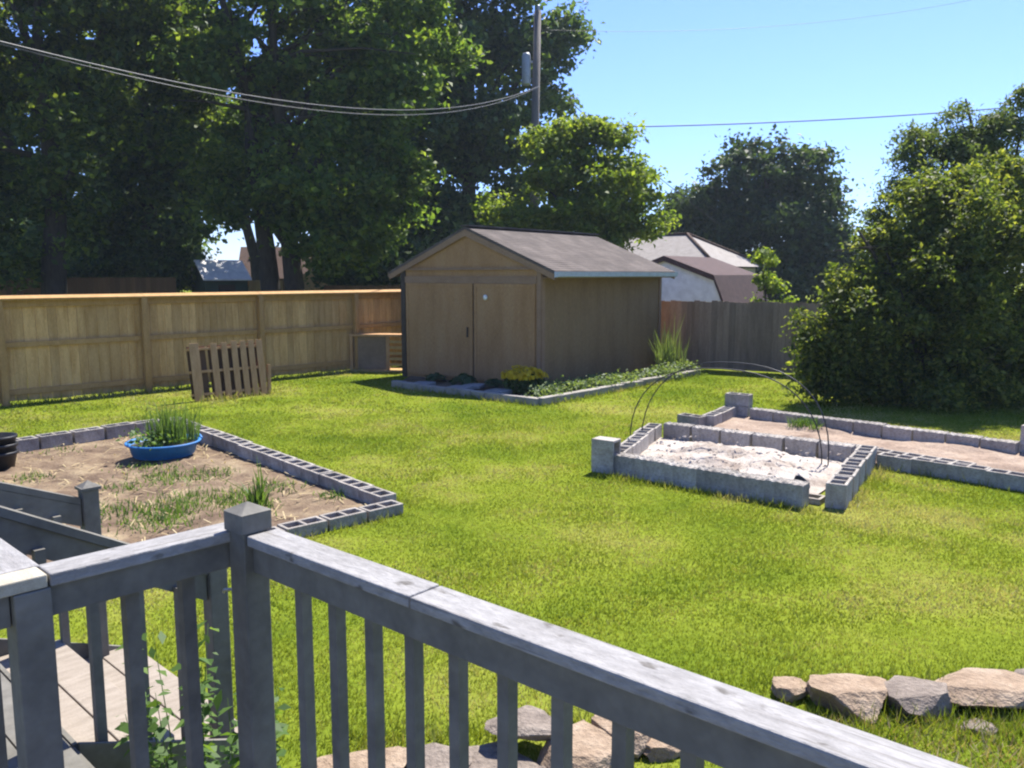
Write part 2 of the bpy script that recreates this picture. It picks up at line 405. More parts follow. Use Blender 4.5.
# railing along the front, from the corner post to lower right
rz1 = math.atan2(D1.y, D1.x)
rail = thing('deck_railing', 'long grey deck railing with worn flat cap from the corner post to lower right', 'railing', PC, rz1, 'deck railings')
pc = MB().span(.034, .126, -.05, .04, -.0, CAPZ + .0).build('corner_post', M['grey_paint'], rail, .004)
mb = MB(); mb.span(.025, .135, -.060, .050, CAPZ + .002, CAPZ + .066)
z = CAPZ + .066
mb.poly([(.022, -.063, z), (.138, -.063, z), (.138, .053, z), (.022, .053, z), (.08, -.005, z + .03)], [(0, 1, 4), (1, 2, 4), (2, 3, 4), (3, 0, 4), (3, 2, 1, 0)])
mb.build('post_cap', M['grey_paint'], pc, .003)
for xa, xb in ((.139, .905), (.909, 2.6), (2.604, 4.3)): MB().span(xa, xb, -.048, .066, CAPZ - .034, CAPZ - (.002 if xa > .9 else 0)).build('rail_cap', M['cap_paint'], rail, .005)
MB().span(.128, 4.28, -.021, .019, CAPZ - .132, CAPZ - .040).build('top_rail', M['grey_paint'], rail, .003)
for i in range(24):
    x = .311 + i * .172
    m_ = MB(); baluster(m_, x, .001, DZ - .2, CAPZ - .1, .037); m_ = m_.build('baluster', M['grey_paint'], rail)
    m_.location.y = .0385
for x in (4.33,):
    MB().span(x - .045, x + .045, -.045, .045, 0, CAPZ - .04).build('post', M['grey_paint'], rail, .004)
hk = MB(); hk.tube([(.052, -.03, 1.16), (.025, -.045, 1.163), (.0, -.055, 1.158), (-.012, -.05, 1.145)], .005, 6)
hk.build('screw_hook', M['steel'], pc)

# left railing: corner to left post
rl = thing('deck_railing', 'short grey deck railing at the left between the corner post and the wide left post', 'railing', PC, math.atan2(-AL.y, -AL.x), 'deck railings')
# local x goes along -AL from the corner, local y = inwards/outwards
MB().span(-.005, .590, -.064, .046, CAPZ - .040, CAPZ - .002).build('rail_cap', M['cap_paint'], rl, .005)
mb = MB(); mb.poly([(.597, -.048, CAPZ - .038), (.88, -.048, CAPZ - .038), (.88, .047, CAPZ - .038), (.597, .047, CAPZ - .038), (.597, -.048, CAPZ), (.88, -.048, CAPZ), (.88, .047, CAPZ), (.597, .047, CAPZ)],
        [(3, 2, 1, 0), (4, 5, 6, 7), (0, 1, 5, 4), (1, 2, 6, 5), (2, 3, 7, 6), (3, 0, 4, 7)])
e_ = mb.build('rail_cap', M['bare_end'], rl, .004); e_['label'] = 'bare beige end board of the cap'
MB().span(.0, .588, -.019, .021, CAPZ - .134, CAPZ - .042).build('top_rail', M['grey_paint'], rl, .003)
MB().span(.59, .685, -.045, .05, 0, CAPZ - .040).build('post', M['grey_paint'], rl, .004)
MB().span(.688, .88, -.02, .022, CAPZ - .134, CAPZ - .042).build('top_rail', M['grey_paint'], rl, .003)
for x in (.165, .345):
    m_ = MB(); baluster(m_, x, -.0, DZ - .2, CAPZ - .1, .042); m_.build('baluster', M['grey_paint'], rl).location.y = -.040

# return railing: from the left post outwards to the stairs
rr3 = thing('deck_railing', 'stub of grey railing leading from the left post to the top of the stairs', 'railing', dk(-.655, 0), math.atan2(NO.y, NO.x), 'deck railings')
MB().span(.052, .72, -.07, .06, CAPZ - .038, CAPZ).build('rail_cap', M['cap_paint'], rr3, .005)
MB().span(.055, .70, -.02, .02, CAPZ - .132, CAPZ - .040).build('top_rail', M['grey_paint'], rr3, .003)
for x in (.2, .37, .54):
    m_ = MB(); baluster(m_, x, .0, DZ - .2, CAPZ - .1, .037); m_.build('baluster', M['grey_paint'], rr3).location.y = .0385

# stairs beside the left railing, dropping towards the yard
rzA = math.atan2(AL.y, AL.x)        # local x along AL (downhill), local y along NO (outwards)
st = thing('wooden_stairs', 'short flight of sun-bleached wooden steps beside the left railing', 'stairs', PC, rzA)
for x0, z in ((-.30, .30), (.065, .15)):
    for k in range(2):
        MB().span(x0 + .004 + k * .183, x0 + .180 + k * .183, .72, 2.06, z - .036, z).build('tread', M['tread_wood'], st, .004)
for x0, z0, z1 in ((-.302, .302, .412), (.062, .152, .262), (.43, .01, .112)):
    MB().span(x0 - .018, x0, .74, 2.04, z0, z1).build('riser', M['grey_paint'], st)
for y in (.70, 2.062):
    mb = MB(); mb.prism([(-.31, 0), (.43, 0), (.43, .13), (-.31, .43)], y, y + .018); mb.build('stringer', M['grey_paint'], st)

def stair_rail(y, label, xt, cap=.0445, zt=1.0, s=.5, xN=.31):
    t = thing('stair_railing', label, 'railing', dk(0, y), rzA, 'stair railings')
    p = MB().span(xN - .04, xN + .04, -.04, .04, 0, 1.075).build('newel_post', M['grey_paint'], t, .004)
    mb = MB(); mb.span(xN - .05, xN + .05, -.05, .05, 1.077, 1.092)
    mb.poly([(xN - .043, -.043, 1.092), (xN + .043, -.043, 1.092), (xN + .043, .043, 1.092), (xN - .043, .043, 1.092), (xN, 0, 1.125)], [(0, 1, 4), (1, 2, 4), (2, 3, 4), (3, 0, 4), (3, 2, 1, 0)])
    mb.build('post_cap', M['grey_paint'], p)
    MB().sheared((xt, 0, zt + s * (xN - xt)), (xN - .048, 0, zt + s * .048), cap * 2, .036).build('handrail', M['grey_paint'], t)
    MB().sheared((xt, .0, zt - .078 + s * (xN - xt)), (xN - .048, .0, zt - .078 + s * .048), .038, .115).build('top_rail', M['grey_paint'], t)
    x = xN - .175
    while x > xt + .05:
        zc = zt + s * (xN - x)
        mb = MB(); mb.box((x, 0, zc - .50), (.037, .037, .80)); mb.build('baluster', M['grey_paint'], t).location.y = -.0385
        x -= .172
    MB().span(xt - .09, xt, -.045, .045, 0, CAPZ - .04 if y < 1.5 else 1.5).build('post', M['grey_paint'], t, .004)
    return t
stair_rail(.80, 'near grey stair railing sloping down right behind the short left railing', -.58, .03, .915, .56)
stair_rail(2.05, 'far grey stair railing sloping down to a newel post with a pointed cap', -.9, .022, 1.0, .42, .25)

# ================================================================== CINDER BLOCK BEDS
def block_mesh():
    xs = [-.195, -.165, -.015, .015, .165, .195]; ys = [-.095, -.065, .065, .095]
    solid = lambda i, j: not (j == 1 and i in (1, 3))
    P = []; F = []
    def vid(i, j, k): P.append((xs[i], ys[j], (0, .19)[k])); return len(P) - 1
    for i in range(5):
        for j in range(3):
            if not solid(i, j): continue
            F.append([vid(i, j, 1), vid(i + 1, j, 1), vid(i + 1, j + 1, 1), vid(i, j + 1, 1)])
            F.append([vid(i, j, 0), vid(i, j + 1, 0), vid(i + 1, j + 1, 0), vid(i + 1, j, 0)])
            for di, dj, a, b in ((-1, 0, (0, 1), (0, 0)), (1, 0, (1, 0), (1, 1)), (0, -1, (0, 0), (1, 0)), (0, 1, (1, 1), (0, 1))):
                ni, nj = i + di, j + dj
                if not (0 <= ni < 5 and 0 <= nj < 3) or not solid(ni, nj):
                    F.append([vid(i + a[0], j + a[1], 0), vid(i + b[0], j + b[1], 0), vid(i + b[0], j + b[1], 1), vid(i + a[0], j + a[1], 1)])
    me = bpy.data.meshes.new('cinder_block'); me.from_pydata(P, [], F)
    bm = bmesh.new(); bm.from_mesh(me); bmesh.ops.remove_doubles(bm, verts=bm.verts, dist=1e-5); bmesh.ops.recalc_face_normals(bm, faces=bm.faces)
    bm.to_mesh(me); bm.free(); me.materials.append(M['concrete']); return me
BLK = block_mesh()
def filled_mesh():
    # block whose cells are packed with rubble: worn uneven top
    rng = np.random.default_rng(2); bm = bmesh.new(); bmesh.ops.create_grid(bm, x_segments=14, y_segments=7, size=1)
    for v in bm.verts: v.co = Vector((v.co.x * .195, v.co.y * .095, .19 + (rng.uniform(-.022, .012) if abs(v.co.x) < .99 and abs(v.co.y) < .99 else rng.uniform(-.012, .002))))
    ed = [e for e in bm.edges if e.is_boundary]; r = bmesh.ops.extrude_edge_only(bm, edges=ed)
    for v in [g_ for g_ in r['geom'] if isinstance(g_, bmesh.types.BMVert)]: v.co.z = 0
    bmesh.ops.recalc_face_normals(bm, faces=bm.faces)
    me = bpy.data.meshes.new('filled_block'); bm.to_mesh(me); bm.free(); me.materials.append(M['concrete']); return me
FIL = filled_mesh()
def block(loc, rz, label, group, zs=1.0, upright=False, mesh=None):
    o = bpy.data.objects.new('cinder_block', mesh or BLK); col.objects.link(o)
    o.location = loc; o.rotation_euler = (0, 0, rz + random.uniform(-.02, .02)); o.scale = (.972, 1, zs)
    if upright:
        o.rotation_euler = (0, R(90), rz); o.location = (loc[0], loc[1], loc[2] + .195)
        # after the quarter turn the block's height lies sideways: centre it
        d = Matrix.Rotation(rz, 3, 'Z') @ Vector((-.095, 0, 0)); o.location.x += d.x; o.location.y += d.y
    tag(o, label, 'concrete block', group)
    b = o.modifiers.new('bevel', 'BEVEL'); b.width = .006; b.segments = 2; b.limit_method = 'ANGLE'
    return o
def row(p0, p1, label, group, zs=1.0, z=0.0, jit=.012, skip=(), z1=None, mesh=None):
    p0 = Vector((*p0, 0)); p1 = Vector((*p1, 0)); d = p1 - p0; L = d.length; d.normalize(); n = max(1, round(L / .398)); s = L / n
    rz = math.atan2(d.y, d.x); side = Vector((-d.y, d.x, 0))
    for i in range(n):
        if i in skip: continue
        c = p0 + d * (s * (i + .5)) + side * random.uniform(-jit, jit)
        zz = z if z1 is None else z + (z1 - z) * (i + .5) / n
        block((c.x, c.y, zz + random.uniform(-.006, .006)), rz, label, group, zs, mesh=mesh)

# left bed: wall centre lines
LB_R = Vector((-1.06, 7.56)); LB_B = Vector((-4.80, 11.60)); LB_E = Vector((-7.0, 9.0)); LB_N = Vector((-3.9, 4.7))
dr = (LB_B - LB_R).normalized(); dn = Vector((-.726, -.687))
row(LB_R + dn * .0, LB_R + dn * 3.6, 'hollow grey block in the front edge of the left garden bed, running to the deck', 'blocks of the left garden bed', 1.0, -.085)
row(LB_R + dr * .10 + Vector((-.035, .01)), LB_B, 'hollow grey block in the long right-hand edge of the left garden bed', 'blocks of the left garden bed', 1.0, -.05, z1=.01)
db = (LB_E - LB_B).normalized()
row(LB_B + db * .1 + Vector((-.1, .03)), LB_E, 'grey block in the back edge of the left garden bed behind the blue pool', 'blocks of the left garden bed')

def sheet(name, quad, mat, z=.01, bump=.03, n=(30, 30), seed=0, kind='structure', hump=0.0, label=None, cat=None):
    rng = np.random.default_rng(seed); a, b, c, d = [np.array(p, float) for p in quad]
    U, V = np.meshgrid(np.linspace(0, 1, n[0]), np.linspace(0, 1, n[1]), indexing='ij')
    P = (a[None, None] * ((1 - U) * (1 - V))[..., None] + b * (U * (1 - V))[..., None] + c * (U * V)[..., None] + d * ((1 - U) * V)[..., None])
    h = np.zeros(U.shape)
    for k in range(14):
        fx, fy, ph = rng.uniform(2, 26), rng.uniform(2, 26), rng.uniform(0, 6.28)
        h += np.sin(U * fx + V * fy * rng.choice([-1, 1]) + ph) / 14 ** .5
    h += rng.normal(size=U.shape) * .35
    edge = np.minimum(np.minimum(U, 1 - U), np.minimum(V, 1 - V)); e = np.clip(edge * 8, 0, 1)
    Z = z + bump * np.clip(h, -1.2, 2) * e + hump * np.clip(edge * 3.2, 0, 1)
    mb = MB()
    pts = np.dstack([P, Z]).reshape(-1, 3)
    F = [(i * n[1] + j, (i + 1) * n[1] + j, (i + 1) * n[1] + j + 1, i * n[1] + j + 1) for i in range(n[0] - 1) for j in range(n[1] - 1)]
    mb.poly([tuple(p) for p in pts], F, True)
    o = mb.build(name, mat, kind=kind)
    if label: tag(o, label, cat)
    return o
sheet('garden_soil', [tuple(LB_R), tuple(LB_B), tuple(LB_E), tuple(LB_R + dn * 3.6)], M['soil_straw'], .03, .022, (90, 60), 3)

# right bed A (front bed with pale rubble)
A_NL = Vector((1.12, 9.14)); A_NR = Vector((2.80, 7.72)); A_RN = Vector((3.03, 7.62)); A_RF = Vector((4.16, 9.50)); A_BL = Vector((1.97, 11.2))
row(A_NL, A_NR, 'grey block in the front wall of the rubble-filled bed, laid lengthwise facing the deck', 'blocks of the rubble bed', 1.22, mesh=FIL)
row(A_RN + Vector((.02, .0)), A_RF, 'hollow block in the short right wall of the rubble-filled bed, its cells open on top', 'blocks of the rubble bed', 1.28)
row(A_NL + (A_BL - A_NL).normalized() * .15, A_BL - (A_BL - A_NL).normalized() * .05, 'grey block in the short left wall of the rubble-filled bed behind the upright block', 'blocks of the rubble bed', 1.05)
dbk = (A_RF - A_BL).normalized(); nbk = Vector((-dbk.y, dbk.x))
row(A_BL + dbk * .15, A_RF - dbk * .15, 'grey block in the wall between the rubble bed and the dirt bed', 'blocks of the rubble bed', 1.15, mesh=FIL)
uz = math.atan2((A_NR - A_NL).y, (A_NR - A_NL).x)
block((1.02, 9.16, 0), uz + .1, 'upright grey block standing on end at the left front corner of the rubble bed', 'upright end blocks', 1.45, True)
row((2.80, 8.0), (2.93, 7.9), 'low sunken block in the gap at the right end of the rubble bed', 'blocks of the rubble bed', .3)
sheet('sandy_rubble', [tuple(A_NL + Vector((.15, .1))), tuple(A_NR + Vector((.05, .1))), tuple(A_RF + Vector((-.12, -.1))), tuple(A_BL + Vector((0, -.12)))], M['sand'], .02, .028, (70, 60), 11, kind='structure', hump=.13)
# dark pot in the gap
mb = MB(); mb.lathe([(.0, .0), (.06, 0), (.085, .13), (.09, .135), (.082, .13), (.06, .05), (0, .05)], 18); o = mb.build('flower_pot', M['black_plastic'], loc=(2.78, 7.98, .09)); o.rotation_euler = (.5, .5, 0)
tag(o, 'small dark pot tipped over at the gap in the rubble bed wall', 'pot')
# two hoops
for k, (a, b) in enumerate((((1.49, 10.3), (3.49, 9.15)), ((1.70, 10.75), (3.56, 9.15)))):
    mb = MB(); a = Vector((*a, 0)); b = Vector((*b, 0)); pts = []
    rnd = random.Random(k + 5)
    for i in range(25):
        f = i / 24; th = math.pi * f
        x = (1 - math.copysign(abs(math.cos(th)) ** .82, math.cos(th))) / 2
        p = a.lerp(b, x); p.z = .03 + 1.08 * math.sin(th) ** .8 * (1 + .03 * k); p += Vector((.1, .10, 0)) * math.sin(th) * (1 if k else -.4)
        pts.append(p)
    c0 = a.lerp(b, .5); mb.tube([p - c0 for p in pts], .0075, 6)
    o = mb.build('garden_hoop', M['rod'], loc=c0)
    tag(o, ('front' if k == 0 else 'rear') + ' thin black hoop arching over the rubble-filled bed', 'garden hoop', 'hoops over the rubble bed')

# right bed B (long dirt bed)
B_L0 = Vector((2.44, 12.06)); B_L1 = Vector((2.78, 11.70)); B_LB = Vector((3.44, 12.72)); B_BR = Vector((6.20, 9.80)); B_NR = Vector((6.6, 6.95))
row(B_L0, B_L1, 'grey block set crosswise at the left end of the dirt bed', 'blocks of the dirt bed')
row(B_L1 + Vector((.06, .12)), B_LB + Vector((-.05, -.05)), 'grey block in the short left edge of the dirt bed, leading to the raised block', 'blocks of the dirt bed')
dB = (B_BR - B_LB).normalized()
row(B_LB + dB * .32, B_BR - dB * .1, 'grey block in the long back edge of the dirt bed beside the big shrub', 'blocks of the dirt bed', 1.05, mesh=FIL)
block((B_LB.x + .08, B_LB.y + .02, .0), uz, 'grey block under the raised one at the back left corner of the dirt bed', 'corner blocks of the dirt bed')
block((B_LB.x + .08, B_LB.y + .02, .197), uz + .03, 'single grey block stacked on top at the back left corner of the dirt bed', 'corner blocks of the dirt bed', .95)
block((6.33, 9.95, 0), uz - .1, 'upright grey block standing on end at the right end of the dirt bed', 'upright end blocks', 1.45, True)
sB = A_BL + nbk * .21 + dbk * .1
eB = A_RF + nbk * .21
row(sB, eB, 'hollow block in the second row along the near edge of the dirt bed', 'blocks of the dirt bed', .9, jit=.03)
drow = (B_NR - eB).normalized()
row(A_RF + drow * .14 + nbk * .02, B_NR, 'hollow block in the near edge of the dirt bed, right of the rubble bed', 'blocks of the dirt bed', .88)
row(eB + drow * .03, eB + drow * 1.1, 'hollow block of the short second row at the near edge of the dirt bed', 'blocks of the dirt bed', .85, jit=.02)
sheet('garden_soil', [tuple(sB + Vector((.05, .05))), tuple(B_NR), (8.0, 8.3), tuple(B_LB + Vector((0, 0)))], M['soil_pale'], .05, .02, (70, 50), 21)

# ================================================================== PLANTS (helpers)
def blades(rng, cx, cy, n, rad, h, w, lean=.25, z0=0.0):
    """upright grass-like blades, each a bent strip of two quads -> returns (2n, 4, 3)"""
    a = rng.uniform(0, 6.283, n); r = rad * np.sqrt(rng.random(n))
    x = cx + r * np.cos(a); y = cy + r * np.sin(a)
    la = a + rng.normal(size=n) * .8; ln = np.abs(rng.normal(size=n)) * lean * h
    hh = h * rng.uniform(.55, 1.1, n); wa = rng.uniform(0, 6.283, n)
    dx, dy = np.cos(wa) * w / 2, np.sin(wa) * w / 2
    q = np.empty((n, 2, 4, 3))
    def lev(f, b): return np.stack([x + np.cos(la) * ln * f ** 2, y + np.sin(la) * ln * f ** 2, z0 + hh * f], 1), b
    for k, (f0, f1, w0, w1) in enumerate(((0, .55, 1, .85), (.55, 1, .85, .1))):
        p0, _ = lev(f0, 0); p1, _ = lev(f1, 0)
        off = np.stack([dx, dy, np.zeros(n)], 1)
        q[:, k, 0] = p0 - off * w0; q[:, k, 1] = p0 + off * w0; q[:, k, 2] = p1 + off * w1; q[:, k, 3] = p1 - off * w1
    return q.reshape(-1, 4, 3)

def leafy_plant(name, label, cat, loc, stems, h, leaf, mat, seed, spread=.15, per=14, aspect=.7, group=None):
    rng = np.random.default_rng(seed); t = thing(name, label, cat, loc, 0, group); mb = MB(); P = []; Nn = []
    for s in range(stems):
        a = rng.uniform(0, 6.28); r = spread * math.sqrt(rng.random()); b = Vector((r * math.cos(a), r * math.sin(a), 0))
        hh = h * rng.uniform(.55, 1.05); tip = b * rng.uniform(1.2, 2.0) + Vector((0, 0, hh))
        mid = b.lerp(tip, .5) + Vector((rng.normal() * .02, rng.normal() * .02, 0))
        mb.tube([b, mid, tip], [leaf * .06, leaf * .045, leaf * .02], 5)
        for k in range(per):
            f = .18 + .82 * (k + rng.random()) / per; p = b.lerp(tip, f); an = k * 2.4 + rng.uniform(-.4, .4)
            d = np.array([math.cos(an), math.sin(an), .15]); P.append(np.array(p) + d * leaf * .55); Nn.append(np.array([0, 0, 1]) + rng.normal(size=3) * .35 + d * .3)
    mb.build('stem', mat, t)
    q = leaf_quads(rng, np.array(P), unit(np.array(Nn)), leaf, aspect, .12)
    np_mesh('foliage', q, 4, mat, t); return t

# ================================================================== LEFT BED CONTENTS
tb = thing('wading_pool', 'round blue plastic wading pool used as a planter in the left garden bed', 'wading pool', (-4.19, 9.80, .05), .2)
tb.scale = (.90, .90, .88)
mb = MB(); mb.lathe([(0, 0), (.36, 0), (.385, .02), (.43, .165), (.47, .178), (.478, .195), (.46, .205), (.435, .195), (.40, .05), (.0, .05)], 48)
mb.build('basin', M['blue_plastic'], tb)
MB().lathe([(.0, .15), (.2, .155), (.427, .145)], 32).build('potting_mix', M['water'], tb)
mb = MB()
mb.tube([(.478 * math.cos(a_), .478 * math.sin(a_), .19 + .03 * math.sin((i_) / 10 * math.pi)) for i_, a_ in enumerate([.25 + .05 * j for j in range(11)])], .02, 8)
mb.build('handle', M['blue_plastic'], tb)
rg = np.random.default_rng(5)
pl = thing('reed_plant', 'clump of tall upright green reeds growing in the blue wading pool', 'plant', (-4.10, 9.88, .19))
np_mesh('foliage', np.concatenate([blades(rg, rg.uniform(-.2, .24), rg.uniform(-.2, .2), 15, .09, rg.uniform(.3, .6), .013, .2) for _ in range(18)]), 4, M['leaf_reed'], pl)
p2 = thing('broadleaf_plant', 'low broad-leaved green plant at the left side of the blue wading pool', 'plant', (-4.28, 9.70, .19))
np_mesh('foliage', leaf_quads(rg, rg.normal(size=(260, 3)) * [.13, .12, .055] + [0, 0, .08], unit(rg.normal(size=(260, 3)) * .6 + [0, 0, .9]), .06), 4, M['leaf_weed'], p2)

# black nursery pots at the left edge
po = thing('nursery_pot', 'stack of black plastic nursery pots at the left edge of the garden bed', 'plant pot', (-5.82, 9.15, .0))
for k in range(3):
    z = k * .09
    MB().lathe([(.0, z), (.16, z), (.2, z + .2), (.215, z + .205), (.215, z + .235), (.2, z + .235), (.17, z + .04), (0, z + .04)], 28, sx=1.15).build('pot', M['black_plastic'], po)

# weeds, straw
def inside(poly, x, y):
    r = np.ones(len(x), bool); n = len(poly); s = 0
    area = sum(poly[i][0] * poly[(i + 1) % n][1] - poly[(i + 1) % n][0] * poly[i][1] for i in range(n)); sg = 1 if area > 0 else -1
    for i in range(n):
        ax, ay = poly[i]; bx, by = poly[(i + 1) % n]
        r &= sg * ((bx - ax) * (y - ay) - (by - ay) * (x - ax)) >= 0
    return r
LBQ = [tuple(LB_R), tuple(LB_B), tuple(LB_E), tuple(LB_R + dn * 3.6)]
def grass_mesh(rng, x, y, h, w, z0=0.0):
    n = len(x); a = rng.uniform(0, 6.283, n); l = rng.uniform(0, 6.283, n); ln = h * rng.uniform(.1, .9, n)
    q = np.empty((n, 3, 3)); dx, dy = np.cos(a) * w / 2, np.sin(a) * w / 2
    q[:, 0] = np.stack([x - dx, y - dy, np.full(n, z0) - .004], 1); q[:, 1] = np.stack([x + dx, y + dy, np.full(n, z0) - .004], 1)
    q[:, 2] = np.stack([x + np.cos(l) * ln, y + np.sin(l) * ln, z0 + h * rng.uniform(.5, 1.15, n)], 1)
    return q
rg = np.random.default_rng(8)
W = []
for (px, py, r, n, h) in ((160, 462 - 5, .0, 0, 0), (170, 482, .35, 500, .10), (215, 478, .3, 260, .09), (120, 492, .22, 160, .08), (30, 482, .2, 160, .09), (195, 508, .4, 700, .13), (165, 522, .42, 700, .15), (230, 500, .3, 300, .12), (270, 492, .3, 240, .1), (255, 512, .16, 160, .2), (150, 470, .3, 260, .08), (215, 505, .5, 500, .11), (110, 515, .3, 240, .1), (330, 500, .14, 160, .1), (60, 455, .25, 90, .08)):
    if not n: continue
    q = pt(px, py, 5); t = CH / (CH - q.z); x0, y0 = q.x * t, q.y * t
    rr_ = rg.normal(size=(n, 2)) * r * .55
    m_ = int(n * .5); W.append(grass_mesh(rg, x0 + rr_[:m_, 0], y0 + rr_[:m_, 1], h * .7 * rg.uniform(.5, 1.2, m_), .016, .04))
o = np_mesh('weeds', np.concatenate(W), 3, M['leaf_weed'], kind='stuff'); tag(o, 'patches of low green weeds sprouting in the left garden bed', 'weeds')
n = 3200; x = rg.uniform(-8, 0, n); y = rg.uniform(4, 12, n); k = inside(LBQ, x, y); x, y = x[k], y[k]
n = len(x); a = rg.uniform(0, 6.283, n); L = rg.uniform(.04, .16, n); w = .005
c = np.stack([x, y, (.04 + rg.random(n) * .03)], 1); d = np.stack([np.cos(a) * L / 2, np.sin(a) * L / 2, rg.normal(size=n) * .012], 1); s = np.stack([-np.sin(a) * w, np.cos(a) * w, np.zeros(n)], 1)
o = np_mesh('dry_straw', np.stack([c - d - s, c + d - s, c + d + s, c - d + s], 1), 4, M['straw'], kind='stuff'); tag(o, 'scattered dry straw lying on the soil of the left garden bed', 'straw')
ow = thing('thistle', 'single spiky dark weed standing behind the corner post in the left garden bed', 'weed', (-2.38, 7.5, .04))
np_mesh('foliage', np.concatenate([blades(rg, 0, 0, 40, .07, .3, .02, .5), blades(rg, .05, .05, 6, .02, .5, .022, .2)]), 4, M['leaf_weed'], ow)

# weeds in the dirt bed and loose clods
for px, py, h, lab in ((808, 431, .16, 'weed tuft near the middle of the dirt bed in the hoops'), (738, 413, .14, 'weed tuft at the foot of the raised corner block'), ):
    q = pt(px, py, 5); t = CH / (CH - q.z)
    w_ = thing('weed_tuft', 'small green ' + lab, 'weed', (q.x * t, q.y * t, .05), 0, 'weed tufts in the dirt bed')
    np_mesh('foliage', np.concatenate([blades(rg, rg.normal() * .14, rg.normal() * .1, 30, .09, h, .012, .5) for _ in range(7)]), 4, M['leaf_weed'], w_)

# ================================================================== STONES
def rock(name, loc, dims, rz, mat, label, seed, group='stones edging the lawn', facet=8):
    """quarried field stone: a lump cut by a few flat planes, broken edges"""
    rnd = random.Random(seed); bm = bmesh.new(); bmesh.ops.create_icosphere(bm, subdivisions=4, radius=1)
    cuts = [(Vector((rnd.gauss(0, 1), rnd.gauss(0, 1), rnd.gauss(0, .5))).normalized(), rnd.uniform(.55, .85)) for k in range(facet + 4)]
    cuts.append((Vector((rnd.uniform(-.2, .2), rnd.uniform(-.2, .2), 1)).normalized(), rnd.uniform(.36, .5)))
    cuts.append((Vector((rnd.uniform(-.6, .6), -.9, .55)).normalized(), rnd.uniform(.5, .62)))
    ph = [rnd.uniform(0, 6) for k in range(6)]
    for v in bm.verts:
        p = v.co * (1.0 + .10 * math.sin(v.co.x * 4 + ph[0]) * math.sin(v.co.y * 5 + ph[1]) + .05 * math.sin(v.co.z * 11 + ph[2] + v.co.x * 7))
        for n, d in cuts:
            e = p.dot(n) - d
            if e > 0: p = p - n * e
        p = p * (1 + .03 * math.sin(p.x * 14 + ph[3]) * math.sin(p.y * 13 + ph[4]) + rnd.uniform(-.014, .014))
        v.co = p
    mn = [min(v.co[k] for v in bm.verts) for k in range(3)]; mx = [max(v.co[k] for v in bm.verts) for k in range(3)]
    for v in bm.verts: v.co = Vector(((v.co.x - (mn[0] + mx[0]) / 2) / (mx[0] - mn[0]) * dims[0], (v.co.y - (mn[1] + mx[1]) / 2) / (mx[1] - mn[1]) * dims[1], (v.co.z - mn[2]) / (mx[2] - mn[2]) * dims[2] - dims[2] * .2))
    me = bpy.data.meshes.new(name); bm.to_mesh(me); bm.free(); me.materials.append(mat)
    for p in me.polygons: p.use_smooth = True
    try: me.set_sharp_from_angle(angle=R(24))
    except Exception: pass
    o = bpy.data.objects.new(name, me); col.objects.link(o); o.location = loc; o.rotation_euler = (0, 0, rz)
    return tag(o, label, 'stone', group)
rock('stone', (1.46, 4.13, -.0), (0.22, 0.18, 0.096), .3, M['stone_tan'], 'smallest beige stone of the right-hand stones, just past the rail cap', 1)
rock('stone', (1.75, 4.02, -.0), (0.45, 0.36, 0.151), .0, M['stone_tan'], 'large flat-topped tan stone above the railing in the lower right', 2, facet=5)
rock('stone', (2.06, 4.02, -.0), (0.36, 0.30, 0.144), .5, M['stone_grey'], 'rough grey-brown stone between the two tan stones at lower right', 3, facet=14)
rock('stone', (2.47, 4.07, -.0), (0.67, 0.36, 0.144), -.15, M['stone_tan'], 'longest tan stone at the right border of the picture', 4, facet=5)
rock('stone', (2.86, 4.15, -.02), (0.39, 0.30, 0.137), .2, M['stone_grey'], 'grey stone beyond the longest tan stone at the right border', 14)
rock('stone', (2.28, 3.80, -.03), (0.18, 0.14, 0.069), .2, M['stone_grey'], 'little grey stone lying in front of the longest tan stone', 15)
rock('stone', (-.08, 3.42, -.02), (0.45, 0.34, 0.103), .2, M['stone_grey'], 'low grey stone seen between the fourth and fifth balusters', 5, facet=6)
rock('stone', (.07, 3.62, .10), (0.39, 0.28, 0.083), -.2, M['stone_grey'], 'flat grey slab lying on the low stones behind the balusters', 6, facet=5)
rock('stone', (.30, 3.50, -.02), (0.43, 0.34, 0.165), .5, M['stone_tan'], 'brown stone behind the balusters with a dark hollow beneath', 7, facet=9)
rock('stone', (.52, 3.66, -.02), (0.28, 0.26, 0.172), .1, M['stone_tan'], 'pinkish upright stone at the right of the stones behind the balusters', 8, facet=9)
rock('stone', (.12, 3.30, -.02), (0.32, 0.22, 0.096), .9, M['stone_grey'], 'small dark stone at the foot of the stone pile behind the balusters', 9)
rock('stone', (.72, 3.62, -.03), (0.28, 0.22, 0.117), .9, M['stone_tan'], 'tan stone half hidden below the top rail right of the pile', 16)
rock('stone', (-.70, 3.44, -.02), (0.48, 0.30, 0.103), .15, M['stone_tan'], 'flat tan stone leftmost of the stones behind the balusters', 10, facet=5)
rock('stone', (-.36, 3.46, -.02), (0.37, 0.28, 0.110), -.3, M['stone_grey'], 'grey-tan stone next to the leftmost flat stone behind the balusters', 11, facet=6)

# leafy weeds at the deck corner
leafy_plant('milkweed_plant', 'tall pale green leafy weed growing against the deck between the left railing and the steps', 'plant', (*dk(.0, .42)[:2], 0), 10, .88, .055, M['leaf_weed'], 31, .14, 26, .5)
leafy_plant('milkweed_plant', 'bushier leafy green weed growing close to the corner post behind the railing', 'plant', (*dk(.05, .19)[:2], 0), 9, .82, .058, M['leaf_weed'], 32, .12, 26, .55)

